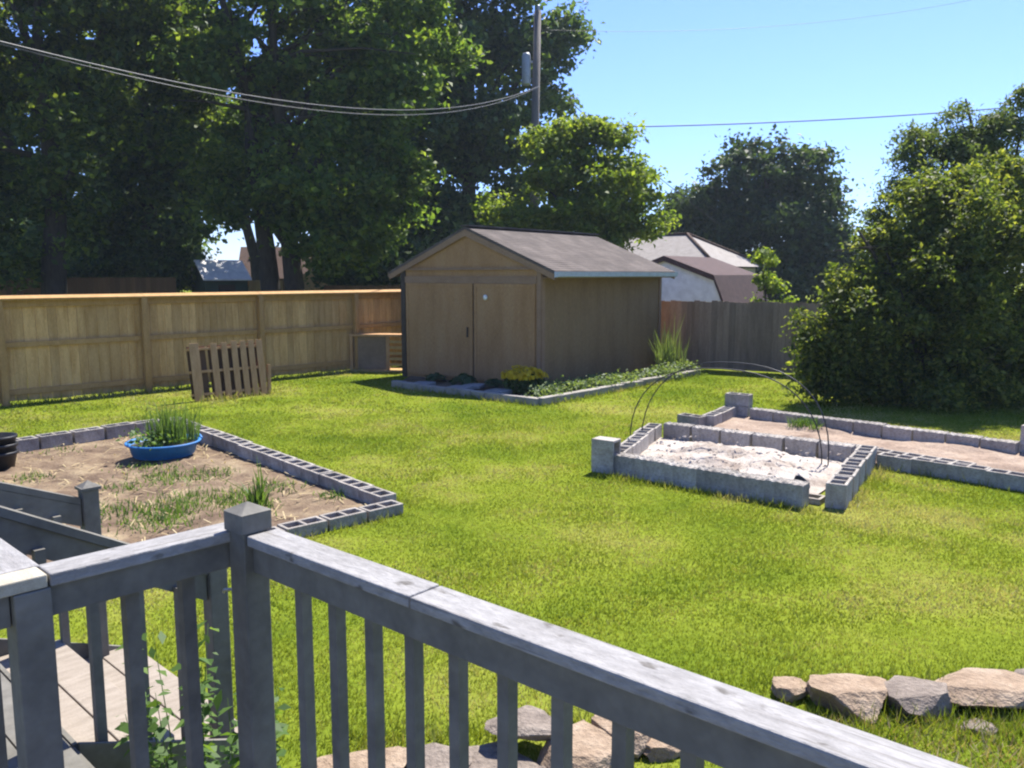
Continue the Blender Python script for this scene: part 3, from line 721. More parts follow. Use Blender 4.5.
# ================================================================== SHED
SHO = Vector((-2.37, 18.06, 0)); SRZ = math.atan2(-.625, .78); SW, SL = 3.74, 4.63
sh = thing('garden_shed', 'brown wooden garden shed with double doors and a shallow shingled gable roof', 'shed', SHO, SRZ)
RZ, EZ, OV, GO = 3.16, 2.27, .36, .06; SR = SL + .0
slope = (RZ - EZ) / (SW / 2 + OV)
wz = lambda x: RZ - slope * abs(x - SW / 2) - .09
mb = MB(); mb.poly([(0, 0, 0), (SW, 0, 0), (SW, 0, wz(SW)), (SW / 2, 0, wz(SW / 2)), (0, 0, wz(0)), (0, .08, 0), (SW, .08, 0), (SW, .08, wz(SW)), (SW / 2, .08, wz(SW / 2)), (0, .08, wz(0))],
    [(0, 1, 2, 3, 4), (9, 8, 7, 6, 5), (0, 5, 6, 1), (1, 6, 7, 2), (2, 7, 8, 3), (3, 8, 9, 4), (4, 9, 5, 0)])
f_ = mb.build('front_wall', M['shed_front'], sh)
mb = MB(); mb.poly([(0, SL - .08, 0), (SW, SL - .08, 0), (SW, SL - .08, wz(SW)), (SW / 2, SL - .08, wz(SW / 2)), (0, SL - .08, wz(0)), (0, SL, 0), (SW, SL, 0), (SW, SL, wz(SW)), (SW / 2, SL, wz(SW / 2)), (0, SL, wz(0))],
    [(0, 1, 2, 3, 4), (9, 8, 7, 6, 5), (0, 5, 6, 1), (1, 6, 7, 2), (2, 7, 8, 3), (3, 8, 9, 4), (4, 9, 5, 0)])
mb.build('back_wall', M['shed_front'], sh)
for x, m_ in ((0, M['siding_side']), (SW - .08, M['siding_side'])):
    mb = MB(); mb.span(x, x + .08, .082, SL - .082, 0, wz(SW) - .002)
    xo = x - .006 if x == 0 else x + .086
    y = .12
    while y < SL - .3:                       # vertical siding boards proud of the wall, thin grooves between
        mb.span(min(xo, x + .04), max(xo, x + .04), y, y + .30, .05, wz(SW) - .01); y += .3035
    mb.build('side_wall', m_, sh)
# right: corner trims
for x0, x1, y0, y1 in ((SW + .008, SW + .024, .0, .095), (SW - .09, SW + .006, -.018, -.002), (SW + .008, SW + .024, SL - .09, SL), (-.02, -.003, 0, .09)):
    MB().span(x0, x1, y0, y1, .03, wz(SW) - .004).build('corner_trim', M['shed_trim'], sh)
MB().span(-.02, .11, -.03, -.002, 0, wz(0.1) - .03).build('corner_trim', M['dark_trim'], sh)
MB().span(.112, SW - .095, -.03, -.002, 2.035, 2.17).build('header_trim', M['shed_trim'], sh)
MB().span(.0, SW, -.045, -.002, 2.30, 2.335).build('gable_band', M['shed_trim'], sh)
for x0, x1 in ((.14, 2.045), (2.085, 3.62)):
    d = MB().span(x0, x1, -.032, -.004, .09, 2.03).build('door', M['shed_front'], sh, .003)
    mb = MB()
    for xa, xb, za, zb in ((x0, x1, .092, .16), (x0, x1, 1.965, 2.028), (x0, x0 + .07, .162, 1.963), (x1 - .07, x1, .162, 1.963)):
        mb.span(xa + .004, xb - .004, -.040, -.0322, za, zb)
    mb.build('door_frame', M['shed_front'], d)
    if x0 > 1: MB().lathe([(0, -.0), (.05, 0), (.055, .015), (.04, .03), (0, .034)], 16).build('handle', M['white_knob'], d).matrix_local = Matrix.Translation((2.40, -.042, 1.76)) @ Matrix.Rotation(R(90), 4, 'X')
    if x0 < 1: MB().span(1.9, 1.93, -.06, -.041, .95, 1.15).build('handle', M['dark_trim'], d)
MB().span(2.05, 2.08, -.012, -.003, .05, 2.03).build('door_gap_shadow', M['dark_trim'], sh)  # dark strip painting in the shadow between the two doors
th = .05
rf = MB()
for sgn in (-1, 1):
    xe = SW / 2 + sgn * (SW / 2 + OV)
    A = [(SW / 2, RZ), (xe, EZ), (xe, EZ - th), (SW / 2, RZ - th)]
    if sgn > 0: A = A[::-1]
    rf.prism(A, -GO, SR)
r_ = rf.build('roof', M['shingle'], sh)
mb = MB()                                    # shingle courses: thin steps
for sgn in (-1, 1):
    for k in range(22):
        f0 = .012 + k * .0445; f1 = f0 + .0435
        P = lambda f, dz: (SW / 2 + sgn * (SW / 2 + OV) * f, RZ - (RZ - EZ) * f + dz)
        a, b = P(f0, .002), P(min(f1, 1.0), .007)
        mb.poly([(a[0], -GO + .01, a[1]), (a[0], SR - .01, a[1]), (b[0], SR - .01, b[1]), (b[0], -GO + .01, b[1]), (b[0], SR - .01, b[1] - .005), (b[0], -GO + .01, b[1] - .005)], [(0, 1, 2, 3), (3, 2, 4, 5)])
mb.build('shingles', M['shingle'], r_)
mb = MB(); mb.box((SW / 2, SL / 2, RZ + .02), (.22, SL + 2 * GO, .03)); mb.build('ridge_cap', M['shingle'], r_)
for sgn in (-1, 1):                          # rake boards on the front gable
    xe = SW / 2 + sgn * (SW / 2 + OV - .01)
    A = [(SW / 2, RZ - th - .003), (xe, EZ - th - .003), (xe, EZ - th - .115), (SW / 2, RZ - th - .135)]
    if sgn > 0: A = A[::-1]
    for y in (-GO + .002, SR - .026): MB().prism(A, y, y + .024).build('rake_board', M['shed_trim'], sh)
    # soffit return
xg = SW + OV
mb = MB(); mb.poly([(xg + .003, -GO - .02, EZ - .115), (xg + .09, -GO - .02, EZ - .10), (xg + .10, -GO - .02, EZ - .01), (xg + .003, -GO - .02, EZ - .01), (xg + .003, SR - .05, EZ - .115), (xg + .09, SR - .05, EZ - .10), (xg + .10, SR - .05, EZ - .01), (xg + .003, SR - .05, EZ - .01)],
   [(0, 1, 2, 3), (7, 6, 5, 4), (0, 4, 5, 1), (1, 5, 6, 2), (2, 6, 7, 3), (3, 7, 4, 0)])
mb.build('gutter', M['gutter'], sh)
MB().span(-OV - .02, -OV - .003, -GO, SR, EZ - .11, EZ - .01).build('fascia', M['shed_trim'], sh)
MB().span(SW + .03, SW + OV, .0, SL, EZ - .13, EZ - .118).build('soffit', M['shed_trim'], sh)

# planting strip round the shed
CR = (.55, 15.72); ED = (.47, 13.95); EL = (-2.35, 16.35); ER = (4.15, 18.35)
sheet('garden_soil', [EL, ED, CR, (-2.2, 17.9)], M['soil_dark'], .03, .02, (30, 20), 31)
sheet('garden_soil', [ED, ER, (3.5, 19.3), CR], M['soil_dark'], .03, .02, (30, 20), 32)
def edging(p, q, label, seed):
    rnd = random.Random(seed); p = Vector((*p, 0)); q = Vector((*q, 0)); c = (p + q) / 2; d = (q - p); L = d.length; d.normalize(); mb = MB(); x = 0; rz = math.atan2(d.y, d.x)
    while x < L - .05:
        w = min(rnd.uniform(.3, .5), L - x); m = p + d * (x + w / 2) - c
        mb.box((m.x, m.y, .055 + rnd.uniform(-.008, .012)), (w - .012, .14 + rnd.uniform(-.015, .015), .13), rz + rnd.uniform(-.03, .03)); x += w
    o = mb.build('bed_edging', M['edging'], None, .012, loc=c); return tag(o, label, 'edging', 'stone edgings of the shed bed')
edging(EL, ED, 'low stone edging of the shaded bed in front of the shed doors', 1)
edging(ED, ER, 'low stone edging of the sunny bed along the right wall of the shed', 2)

rg = np.random.default_rng(77)
yb = thing('yellow_flower_bush', 'dark leafy bush topped with yellow flowers at the front right corner of the shed', 'bush', (.22, 15.2, .03))
np_mesh('foliage', leaf_quads(rg, unit(rg.normal(size=(2200, 3))) * np.array([.38, .30, .22]) * rg.uniform(.4, 1, (2200, 1)) + [0, 0, .2], unit(rg.normal(size=(2200, 3)) + [0, 0, .5]), .075), 4, M['leaf_back'], yb)
hd = unit(rg.normal(size=(420, 3))); hd[:, 2] = np.abs(hd[:, 2]) * .6 + .35; hd = unit(hd)
np_mesh('flowers', leaf_quads(rg, hd * np.array([.40, .32, .25]) * rg.uniform(.8, 1.22, (420, 1)) + [0, 0, .22], unit(hd + rg.normal(size=(420, 3)) * .3), .075, .9, .05), 4, M['leaf_yellow'], yb)
for k, (x, y, s, lab) in enumerate(((-1.55, 16.75, .6, 'dark hosta in front of the left shed door'), (-.95, 16.2, .75, 'largest dark hosta, below the gap between the shed doors'), (-.35, 15.95, .55, 'dark hosta beside the yellow-flowered bush'))):
    h = thing('hosta', lab, 'plant', (x, y, .02), 0, 'hostas in front of the shed')
    n = 170; a = rg.uniform(0, 6.28, n); r = rg.uniform(.05, .34, n) * s; d = np.stack([np.cos(a), np.sin(a), np.zeros(n)], 1)
    pos = d * r[:, None] + np.stack([np.zeros(n), np.zeros(n), (.30 - r * .45) * s * rg.uniform(.6, 1.1, n)], 1)
    np_mesh('foliage', leaf_quads(rg, pos, unit(d * .6 + [0, 0, 1] + rg.normal(size=(n, 3)) * .25), .19 * s, .7, .08), 4, M['leaf_hosta'], h)
for k, (x, y, w, rz, lab) in enumerate(((-1.75, 16.15, .44, -.6, 'flat grey slab lying at the left end of the shaded shed bed'), (-1.0, 15.55, .5, -.7, 'flat grey slab lying in the middle of the shaded shed bed'), (-.75, 15.85, .4, -.4, 'flat grey slab tucked behind the middle one in the shed bed'), (-.25, 15.1, .45, -.8, 'flat grey slab lying near the yellow-flowered bush'))):
    o = MB().box((0, 0, .03), (w, .3, .07)).build('garden_slab', M['slab'], None, .012, loc=(x, y, .045)); o.rotation_euler = (.05, -.04, rz); tag(o, lab, 'stone slab', 'slabs in the shed bed')
tg = thing('tall_stalk_plant', 'tall pale green stalks standing at the back right corner of the shed', 'plant', (3.62, 18.75, .02))
np_mesh('foliage', np.concatenate([blades(rg, rg.uniform(-.34, .34), rg.uniform(-.25, .25), 9, .05, rg.uniform(.55, 1.25), .02, .2) for _ in range(22)]), 4, M['leaf_pale'], tg)
Q = []
for k in range(46):
    f = rg.random(); e = rg.uniform(.12, .55); p = np.array(ED) * (1 - f) + np.array(ER) * f + np.array([-.78, .625]) * e * (1 - .35 * f) + np.array([.1, .2]) * (1 - f)
    n = 90; Q.append(leaf_quads(rg, rg.normal(size=(n, 3)) * [.13, .13, .07] + [p[0], p[1], .13], unit(rg.normal(size=(n, 3)) * .6 + [0, 0, .8]), .07))
o = np_mesh('ground_cover', np.concatenate(Q), 4, M['leaf_pale'], kind='stuff'); tag(o, 'low light green ground cover along the right wall of the shed', 'ground cover')

# ================================================================== FENCES
FP = Vector((-8.6, 13.9, 0)); FD = Vector((.69, .724, 0)); FRZ = math.atan2(FD.y, FD.x)
fn = thing('wooden_fence', 'new tan pine privacy fence with cap rail along the left side of the yard', 'fence', FP, FRZ)
HF = 1.83; rnd = random.Random(4)
for i in range(-4, 6):
    x0 = i * 2.4
    MB().span(x0 - .055, x0 + .055, -.13, -.02, 0, HF - .035).build('post', M['fence_frame'], fn, .004)
    if i == 5: break
    mb = MB(); x = x0 - .0
    while x < x0 + 2.395:
        bw = rnd.choice((.14, .14, .19)); w = min(bw, x0 + 2.398 - x); mb.span(x + .002, x + w - .002, .02 + rnd.uniform(0, .006), .042, .05 + rnd.uniform(-.015, .015), HF - .04); x += bw + .003
    mb.build('board_panel', M['fence_wood'], fn)
    for z in (.17, .98):
        MB().span(x0 + .057, x0 + 2.343, -.024, .018, z, z + .088).build('rail', M['fence_frame'], fn)
    MB().span(x0 + .057, x0 + 2.343, -.024, .018, HF - .17, HF - .04).build('rail', M['fence_frame'], fn)
    MB().box((x0 + 1.2, -.045, HF - .012), (2.396, .20, .034), 0, 0, R(14)).build('cap_rail', M['fence_frame'], fn, .004)

GP = Vector((2.2, 20.75, 0)); GD = Vector((.86, -.51, 0)).normalized()
gf = thing('board_fence', 'weathered grey-brown board fence between the shed and the big shrub', 'fence', GP, math.atan2(GD.y, GD.x))
rnd = random.Random(9)
for i in range(5):
    x0 = i * 2.4; mb = MB(); x = x0
    while x < x0 + 2.395:
        w = min(.1395, x0 + 2.398 - x); h = 1.60 + rnd.uniform(-.025, .02)
        a = .012; mb.prism([(x + .0005, .03), (x + w - .0005, .03), (x + w - .0005, h - a), (x + w - .001 - a, h), (x + .001 + a, h), (x + .0005, h - a)], rnd.uniform(0, .008), .022); x += .14
    mb.build('board_panel', M['grey_fence'], gf)
    for z in (.3, 1.25): MB().span(x0, x0 + 2.398, .024, .062, z, z + .09).build('rail', M['grey_fence'], gf)
for i in range(6): MB().span(i * 2.4 - .05, i * 2.4 + .05, .064, .16, 0, 1.55).build('post', M['grey_fence'], gf)

def plain_fence(name, label, p, q, h, mat, seed):
    p = Vector((*p, 0)); q = Vector((*q, 0)); d = q - p; L = d.length; t = thing(name, label, 'fence', p, math.atan2(d.y, d.x)); rnd = random.Random(seed)
    mb = MB(); x = 0
    while x < L: mb.span(x, x + .145, rnd.uniform(0, .006), .022, .03, h + rnd.uniform(-.01, .01)); x += .15
    mb.build('board_panel', mat, t)
    mb = MB()
    for z in (.3, h - .3): mb.span(0, L, .024, .06, z, z + .09)
    mb.build('rail', mat, t)
    for i in range(int(L // 2.4) + 1): MB().span(i * 2.4 - .05, i * 2.4 + .05, .062, .15, 0, h).build('post', mat, t)
a = pt(-140, 275, 24); b = pt(175, 276, 27)
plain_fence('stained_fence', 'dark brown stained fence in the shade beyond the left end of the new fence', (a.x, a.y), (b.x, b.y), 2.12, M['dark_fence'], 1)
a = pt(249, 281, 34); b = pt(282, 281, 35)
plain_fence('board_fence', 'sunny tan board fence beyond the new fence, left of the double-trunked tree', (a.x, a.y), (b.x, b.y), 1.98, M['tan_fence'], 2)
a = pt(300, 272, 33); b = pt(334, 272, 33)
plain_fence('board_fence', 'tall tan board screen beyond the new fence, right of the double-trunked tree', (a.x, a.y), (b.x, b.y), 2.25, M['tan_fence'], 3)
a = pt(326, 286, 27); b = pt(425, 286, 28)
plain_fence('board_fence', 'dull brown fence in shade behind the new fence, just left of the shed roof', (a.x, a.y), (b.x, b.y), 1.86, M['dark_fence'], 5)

# ================================================================== PALLET + FRAME
pa = thing('pallet', 'rough wooden pallet standing upright on the lawn in front of the left fence', 'pallet', (-5.54, 14.30, 0), math.atan2(.72, .69) - .02)
tilt = R(9); PALM = 'pallet'
def pal(name, boxes, parent=pa):
    out = []
    for (x0, x1, y0, y1, z0, z1, lean) in boxes:
        mb = MB(); mb.box((0, 0, (z1 - z0) / 2), (x1 - x0, y1 - y0, z1 - z0), 0, lean)
        o = mb.build(name, M[PALM], parent, .003)
        c = Vector(((x0 + x1) / 2, (y0 + y1) / 2, z0)); c = Matrix.Rotation(-tilt, 3, 'X') @ c
        o.location = c; o.rotation_euler = (-tilt, 0, 0); out.append(o)
    return out
X = [(.02, .19), (.40, .52), (.60, .71), (.79, .90), (.96, 1.07), (1.12, 1.23), (1.28, 1.40)]
pal('slat', [(a, b, -.02, .0, .0 + random.uniform(0, .03), 1.02 + random.uniform(-.02, .03), random.uniform(-.02, .02)) for a, b in X])
pal('stringer', [(.01, 1.41, .002, .095, z, z + .045, 0) for z in (.10, .50, .90)])
PALM = 'dark_fence'  # back slats coloured dark to stand in for shade behind the front slats
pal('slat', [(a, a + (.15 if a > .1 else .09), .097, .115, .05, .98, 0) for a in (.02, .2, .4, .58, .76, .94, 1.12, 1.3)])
PALM = 'pallet'
pal('prop', [(1.44, 1.5, -.02, .03, .0, .55, .10)])

fr = thing('wooden_crate', 'light wooden crate with a dark panel and side slats beside the left shed wall', 'crate', (-3.72, 19.0, 0), SRZ + .55)
W_, H_ = 1.42, .86
for nm, x0, x1, y0, y1, z0, z1, m in (('top_board', 0, W_, -.05, .35, H_ - .05, H_, 'pallet'), ('post', 0, .07, -.03, .02, .05, H_ - .052, 'pallet'), ('post', .86, .94, -.03, .02, .05, H_ - .052, 'pallet'), ('post', 1.34, 1.41, -.03, .02, .05, H_ - .052, 'pallet'), ('bottom_board', 0, W_, -.05, .35, 0, .048, 'tan_fence'), ('panel', .072, .858, .04, .06, .05, H_ - .052, 'panel_grey')):
    MB().span(x0, x1, y0, y1, z0, z1).build(nm, M[m], fr, .003)
for z in (.14, .27, .40, .53, .66): MB().span(.942, 1.338, -.025, .0, z, z + .06).build('slat', M['tan_fence'], fr)

# ================================================================== NEIGHBOURING BUILDINGS
def V2(x, y): return (x, y)
ba = thing('barn_shed', 'white-gabled storage shed with maroon gambrel roof behind the weathered fence', 'shed', (2.99, 25.25, 0), SRZ)
PR = [(0, 0), (3.6, 0), (3.6, 1.5), (3.30, 2.18), (1.8, 2.70), (.30, 2.18), (0, 1.5)]
MB().prism([(x if 0 < x < 3.6 else (.06 if x == 0 else 3.54), z - (.05 if z > 1 else 0)) for x, z in PR], .05, 3.0).build('wall', M['white_paint'], ba)
mb = MB()
prof = [(3.72, 1.38), (3.36, 2.20), (1.8, 2.75), (.24, 2.20), (-.12, 1.38)]
for i in range(4):
    (x0, z0), (x1, z1) = prof[i], prof[i + 1]; n = Vector((-(z1 - z0), x1 - x0)).normalized() * -.05
    mb.prism([(x0, z0), (x1, z1), (x1 + (n.x if False else 0), z1 - .05), (x0, z0 - .05)], -.08, 3.1)
mb.build('roof', M['maroon_roof'], ba)
for i in range(4):
    (x0, z0), (x1, z1) = prof[i], prof[i + 1]
    MB().prism([(x0, z0 - .052), (x1, z1 - .052), (x1, z1 - .15), (x0, z0 - .15)], -.09, -.06).build('rake_trim', M['maroon_roof'], ba)

ho = thing('house', 'neighbouring house with light grey hipped shingle roof behind the gambrel shed', 'house', (8.2, 34, 0), SRZ)
L_, D_ = 11.0, 5.4
MB().span(-L_, -.35, .35, D_ - .35, 0, 2.5).build('wall', M['house_wall'], ho)
e = 2.56; r = 4.0
mb = MB(); mb.poly([(-L_ - .1, 0, e), (.1, 0, e), (.1, D_, e), (-L_ - .1, D_, e), (-L_ + 2.6, D_ / 2, r), (-2.6, D_ / 2, r)], [(0, 1, 5, 4), (1, 2, 5), (2, 3, 4, 5), (3, 0, 4), (3, 2, 1, 0)])
mb.build('roof', M['grey_roof'], ho)
mb = MB(); mb.tube([(.1, 0, e + .03), (-2.6, D_ / 2, r + .03)], .07, 6); mb.tube([(.1, D_, e + .03), (-2.6, D_ / 2, r + .03)], .07, 6); mb.tube([(-L_ + 2.6, D_ / 2, r + .03), (-2.6, D_ / 2, r + .03)], .07, 6); mb.build('ridge_cap', M['brown_roof'], ho)
for x in (-1.6, -4.5): MB().span(x - .5, x + .5, .30, .345, 1.0, 2.0).build('window', M['panel_grey'], ho)

gs = thing('garden_shed', 'small dark green garden shed with pale roof beyond the left fence', 'shed', (-10.95, 29.8, 0), R(36))
L_, D_ = 1.62, 2.0
MB().span(.04, L_ - .04, .1, D_ - .1, 0, 2.0).build('wall', M['green_paint'], gs)
mb = MB(); mb.poly([(.05, .1, 2.0), (.05, D_ - .1, 2.0), (.05, D_ / 2, 2.62), (L_ - .05, .1, 2.0), (L_ - .05, D_ - .1, 2.0), (L_ - .05, D_ / 2, 2.62)], [(0, 1, 2), (5, 4, 3), (0, 2, 5, 3), (1, 4, 5, 2), (0, 3, 4, 1)])
mb.build('gable', M['green_paint'], gs)
mb = MB()
for s in (-1, 1):
    y0 = D_ / 2 + s * (D_ / 2 + .05)
    mb.poly([(-.06, y0, 2.0), (L_ + .06, y0, 2.0), (L_ + .06, D_ / 2, 2.70), (-.06, D_ / 2, 2.70), (-.06, y0, 2.05), (L_ + .06, y0, 2.05), (L_ + .06, D_ / 2, 2.75), (-.06, D_ / 2, 2.75)], [(0, 1, 2, 3), (7, 6, 5, 4), (0, 4, 5, 1), (1, 5, 6, 2), (2, 6, 7, 3), (3, 7, 4, 0)])
mb.build('roof', M['pale_roof'], gs)
MB().span(.5, 1.1, .06, .098, .05, 1.85).build('door', M['dark_trim'], gs)

p = pt(236, 275, 48)
bh = thing('house', 'brown-roofed house far behind the double-trunked tree', 'house', (p.x, p.y, 0), R(12))
MB().span(.2, 6.6, .3, 6, 0, 2.1).build('wall', M['dark_fence'], bh)
mb = MB(); mb.poly([(0, 0, 2.0), (6.8, 0, 2.0), (6.8, 6.3, 2.0), (0, 6.3, 2.0), (.0, 3.15, 3.9), (6.8, 3.15, 3.9)], [(0, 1, 5, 4), (2, 3, 4, 5), (1, 2, 5), (3, 0, 4), (3, 2, 1, 0)])
mb.build('roof', M['brown_roof'], bh)
MB().span(1.0, 1.5, 2.2, 2.7, 3.0, 4.2).build('chimney', M['house_wall'], bh)

# ================================================================== POLE + WIRES
PX = pt(535, 275, 30); PTZ = pt(536, 11, 30).z
up = thing('utility_pole', 'tall weathered wooden utility pole rising behind the shed', 'utility pole', (PX.x, PX.y, 0))
MB().tube([(0, 0, 0), (-.04, 0, 6), (.06, 0, PTZ)], [.17, .15, .12], 14).build('pole', M['pole_wood'], up)
mb = MB(); mb.lathe([(0, 0), (.14, 0), (.15, .04), (.15, .95), (.12, 1.05), (0, 1.07)], 18, (-.33, -.05, 8.75)); cn = mb.build('transformer', M['metal_grey'], up)
mb = MB(); mb.lathe([(0, 0), (.05, 0), (.07, .05), (.04, .09), (.07, .13), (.03, .2), (0, .2)], 12, (.08, 0, PTZ)); mb.build('insulator', M['metal_grey'], up)
MB().bar((-.33, -.03, 9.5), (0, 0, 9.55), .05, .06).build('bracket', M['metal_grey'], up)
def wire(label, a, b, sag, r, mat, n=40, name='overhead_wire', twist=0.0, up_=None):
    a = Vector(a); b = Vector(b); mb = MB(); c = (a + b) / 2
    mb.tube([a.lerp(b, i / n) - Vector((0, 0, 4 * sag * (i / n) * (1 - i / n))) - c for i in range(n + 1)], r, 6)
    o = mb.build(name, mat, loc=c); return tag(o, label, 'wire', 'overhead wires')
ptop = (PX.x + .12, PX.y - .15, pt(541, 86, 29.85).z)
wire('upper strand of the pale service cable sagging from the left border to the pole', (-6.2, 9.0, 4.83), ptop, .86, .010, M['grey_cable'])
wire('lower strand of the pale service cable, hanging just under its twin', (-6.2, 9.0, 4.82), (ptop[0], ptop[1], ptop[2] - .03), .95, .008, M['grey_cable'])
a = pt(540, 128, 30); b = pt(1110, 98, 33)
wire('dark wire crossing the blue sky from the pole to the right border', (PX.x + .1, PX.y, a.z), tuple(b), .25, .022, M['black_rubber'])
a = pt(548, 82, 29.9); b = pt(720, 225, 33)
wire('thin dark drop wire slanting down from the pole towards the grey-roofed house', tuple(a), tuple(b), .12, .014, M['black_rubber'])
b = pt(1060, -20, 36)
wire('faint thin wire rising to the right from the top of the pole', (PX.x + .1, PX.y, 10.6), tuple(b), .7, .006, M['grey_cable'])

# ================================================================== TREES
tree('maple_tree', 'huge dark maple with a forked trunk behind the left fence', (pt(284, 300, 26).x, 26, 0), .36,
     [blob(270, 30, 26, 85), blob(215, 110, 26, 75), blob(365, 120, 26, 70), blob(320, 190, 25, 78), blob(400, 40, 26.5, 62), blob(190, 10, 27, 70), blob(290, -30, 26, 70),
      blob(400, 185, 24.5, 42), blob(225, 185, 25.2, 46), blob(300, 120, 26.5, 60), blob(420, -15, 26, 50), blob(335, 240, 25.5, 42), blob(370, 215, 26, 48)], 640, 100, .52, .19, M['leaf_maple'], 11, stems=2, limbs=13, fork=.25)
tree('broadleaf_tree', 'dark tree filling the upper left corner with sunlit hanging clumps', (pt(60, 300, 24).x, 24, 0), .4,
     [blob(40, 60, 24, 95), blob(-60, 90, 24, 110), blob(75, 150, 22.5, 45), blob(60, 215, 22.5, 48), blob(110, 20, 25, 80), blob(20, 230, 24, 60), blob(20, -20, 24, 90), blob(-60, 210, 24, 85), blob(85, 110, 22.8, 42), blob(5, 265, 22.5, 28), blob(130, 100, 26, 60)], 620, 100, .48, .18, M['leaf_left'], 12, limbs=16)
tree('broadleaf_tree', 'deep dark tree between the upper left tree and the forked maple', (pt(155, 300, 33).x, 33, 0), .4,
     [blob(150, 120, 33, 90), blob(140, 210, 33, 85), blob(135, 20, 33, 75), blob(180, 232, 31, 36), blob(150, -10, 33, 80), blob(90, 240, 33, 62), blob(188, 175, 33, 40), blob(60, 150, 35, 90), blob(20, 230, 35, 70), blob(120, 170, 34, 70)], 620, 95, .75, .26, M['leaf_back'], 13, limbs=14)
tree('broadleaf_tree', 'dark tree glimpsed through the gaps of the forked maple', (pt(262, 300, 47).x, 47, 0), .4,
     [blob(200, 190, 47, 52), blob(170, 130, 47, 60), blob(250, 130, 47, 70), blob(330, 170, 47, 70), blob(400, 120, 48, 70), blob(375, 225, 47, 50), blob(165, 225, 48, 36)], 420, 80, 1.0, .36, M['leaf_back'], 23, limbs=10)
tree('broadleaf_tree', 'tall dense dark tree behind the utility pole', (pt(470, 300, 37).x, 37, 0), .45,
     [blob(460, 60, 37, 105), blob(525, 75, 37, 50, 50), blob(440, 170, 37, 85), blob(400, 225, 36, 75), blob(470, -15, 37, 80), blob(545, 100, 36.5, 36), blob(390, 100, 38, 80), blob(480, 215, 37, 75), blob(545, 40, 37, 26), blob(500, 10, 37, 60), blob(430, 245, 36, 60), blob(370, 245, 35, 50), blob(500, 240, 38, 60), blob(455, 120, 36, 70)], 840, 95, .72, .27, M['leaf_back'], 14, limbs=16)
tree('young_tree', 'bright green rounded tree right behind the shed roof', (pt(590, 300, 26.5).x, 26.5, 0), .16,
     [blob(585, 175, 26.5, 52), blob(540, 200, 26.2, 42), blob(625, 205, 26.5, 40), blob(560, 160, 26.2, 34), blob(600, 150, 26.5, 30), blob(520, 225, 26, 30), blob(645, 225, 27, 24), blob(580, 230, 26, 50), blob(500, 215, 26.5, 24), blob(535, 235, 25.6, 36), blob(610, 190, 25.6, 36)], 520, 90, .36, .14, M['leaf_light'], 15, limbs=14)
tree('round_tree', 'round dark green tree standing alone against the sky beyond the barn shed', (pt(765, 300, 42).x, 42, 0), .3,
     [blob(765, 200, 42, 58), blob(720, 225, 42, 45), blob(810, 225, 42, 48), blob(760, 170, 42, 34), blob(800, 185, 42, 34), blob(730, 180, 42, 30), blob(765, 255, 42, 65), blob(830, 250, 42, 30), blob(815, 270, 42, 40), blob(720, 268, 42, 44), blob(770, 285, 42, 50), blob(840, 285, 42, 34), blob(690, 255, 43, 30)], 640, 80, .65, .25, M['leaf_round'], 16, limbs=14)
tree('round_tree', 'smaller dark tree touching the left side of the lone round tree', (pt(688, 300, 45).x, 45, 0), .22,
     [blob(688, 210, 45, 22), blob(680, 225, 45, 20), blob(695, 240, 45, 24)], 120, 50, .7, .25, M['leaf_round'], 17, limbs=7)
tree('sapling', 'thin bright green sapling rising above the weathered fence beside the maroon roof', (pt(767, 320, 21).x, 21, 0), .035,
     [blob(765, 262, 21, 12), blob(770, 280, 21, 15), blob(775, 300, 21, 17), blob(780, 330, 21, 18)], 46, 40, .2, .11, M['leaf_light'], 18, limbs=9, fork=.2)
# the big shrub at the right and the taller tree behind it
tree('overgrown_shrub', 'massive overgrown shrub with drooping leafy branches at the right of the yard', (pt(925, 400, 14.4).x, 14.4, 0), .14,
     [blob(925, 268, 14.2, 58), blob(855, 342, 14.0, 46), blob(960, 300, 14.2, 72), blob(1010, 250, 14.6, 70), blob(912, 222, 14.6, 38), blob(960, 215, 14.4, 52), blob(1050, 340, 14.4, 70), blob(920, 360, 14.0, 64), blob(835, 362, 14.2, 36), blob(985, 370, 14.0, 66), blob(815, 345, 14.0, 24), blob(935, 190, 14.8, 30), blob(880, 310, 13.6, 36), blob(1010, 190, 15, 44), blob(870, 385, 14.2, 40), blob(858, 285, 14.1, 32), blob(835, 325, 14.0, 34), blob(880, 250, 14.2, 28)], 1150, 115, .25, .085, M['leaf_bush'], 19, stems=3, limbs=16, fork=.1, droop=.8, inner=.35, aspect=.5, sub=11, subr=(.22, .48))
tree('feathery_tree', 'taller feathery light tree rising behind the big shrub at the right border', (pt(985, 400, 17.5).x, 17.5, 0), .14,
     [blob(965, 135, 17.5, 34), blob(925, 150, 17.5, 30), blob(1000, 150, 17.5, 42), blob(1015, 110, 17.5, 22), blob(960, 185, 17.5, 48), blob(1035, 175, 17.5, 40), blob(905, 185, 17.5, 26), blob(890, 215, 17.5, 22)], 460, 70, .26, .085, M['leaf_feather'], 20, limbs=20, fork=.3, inner=.2, droop=.5, aspect=.4, sub=8, subr=(.25,.45))
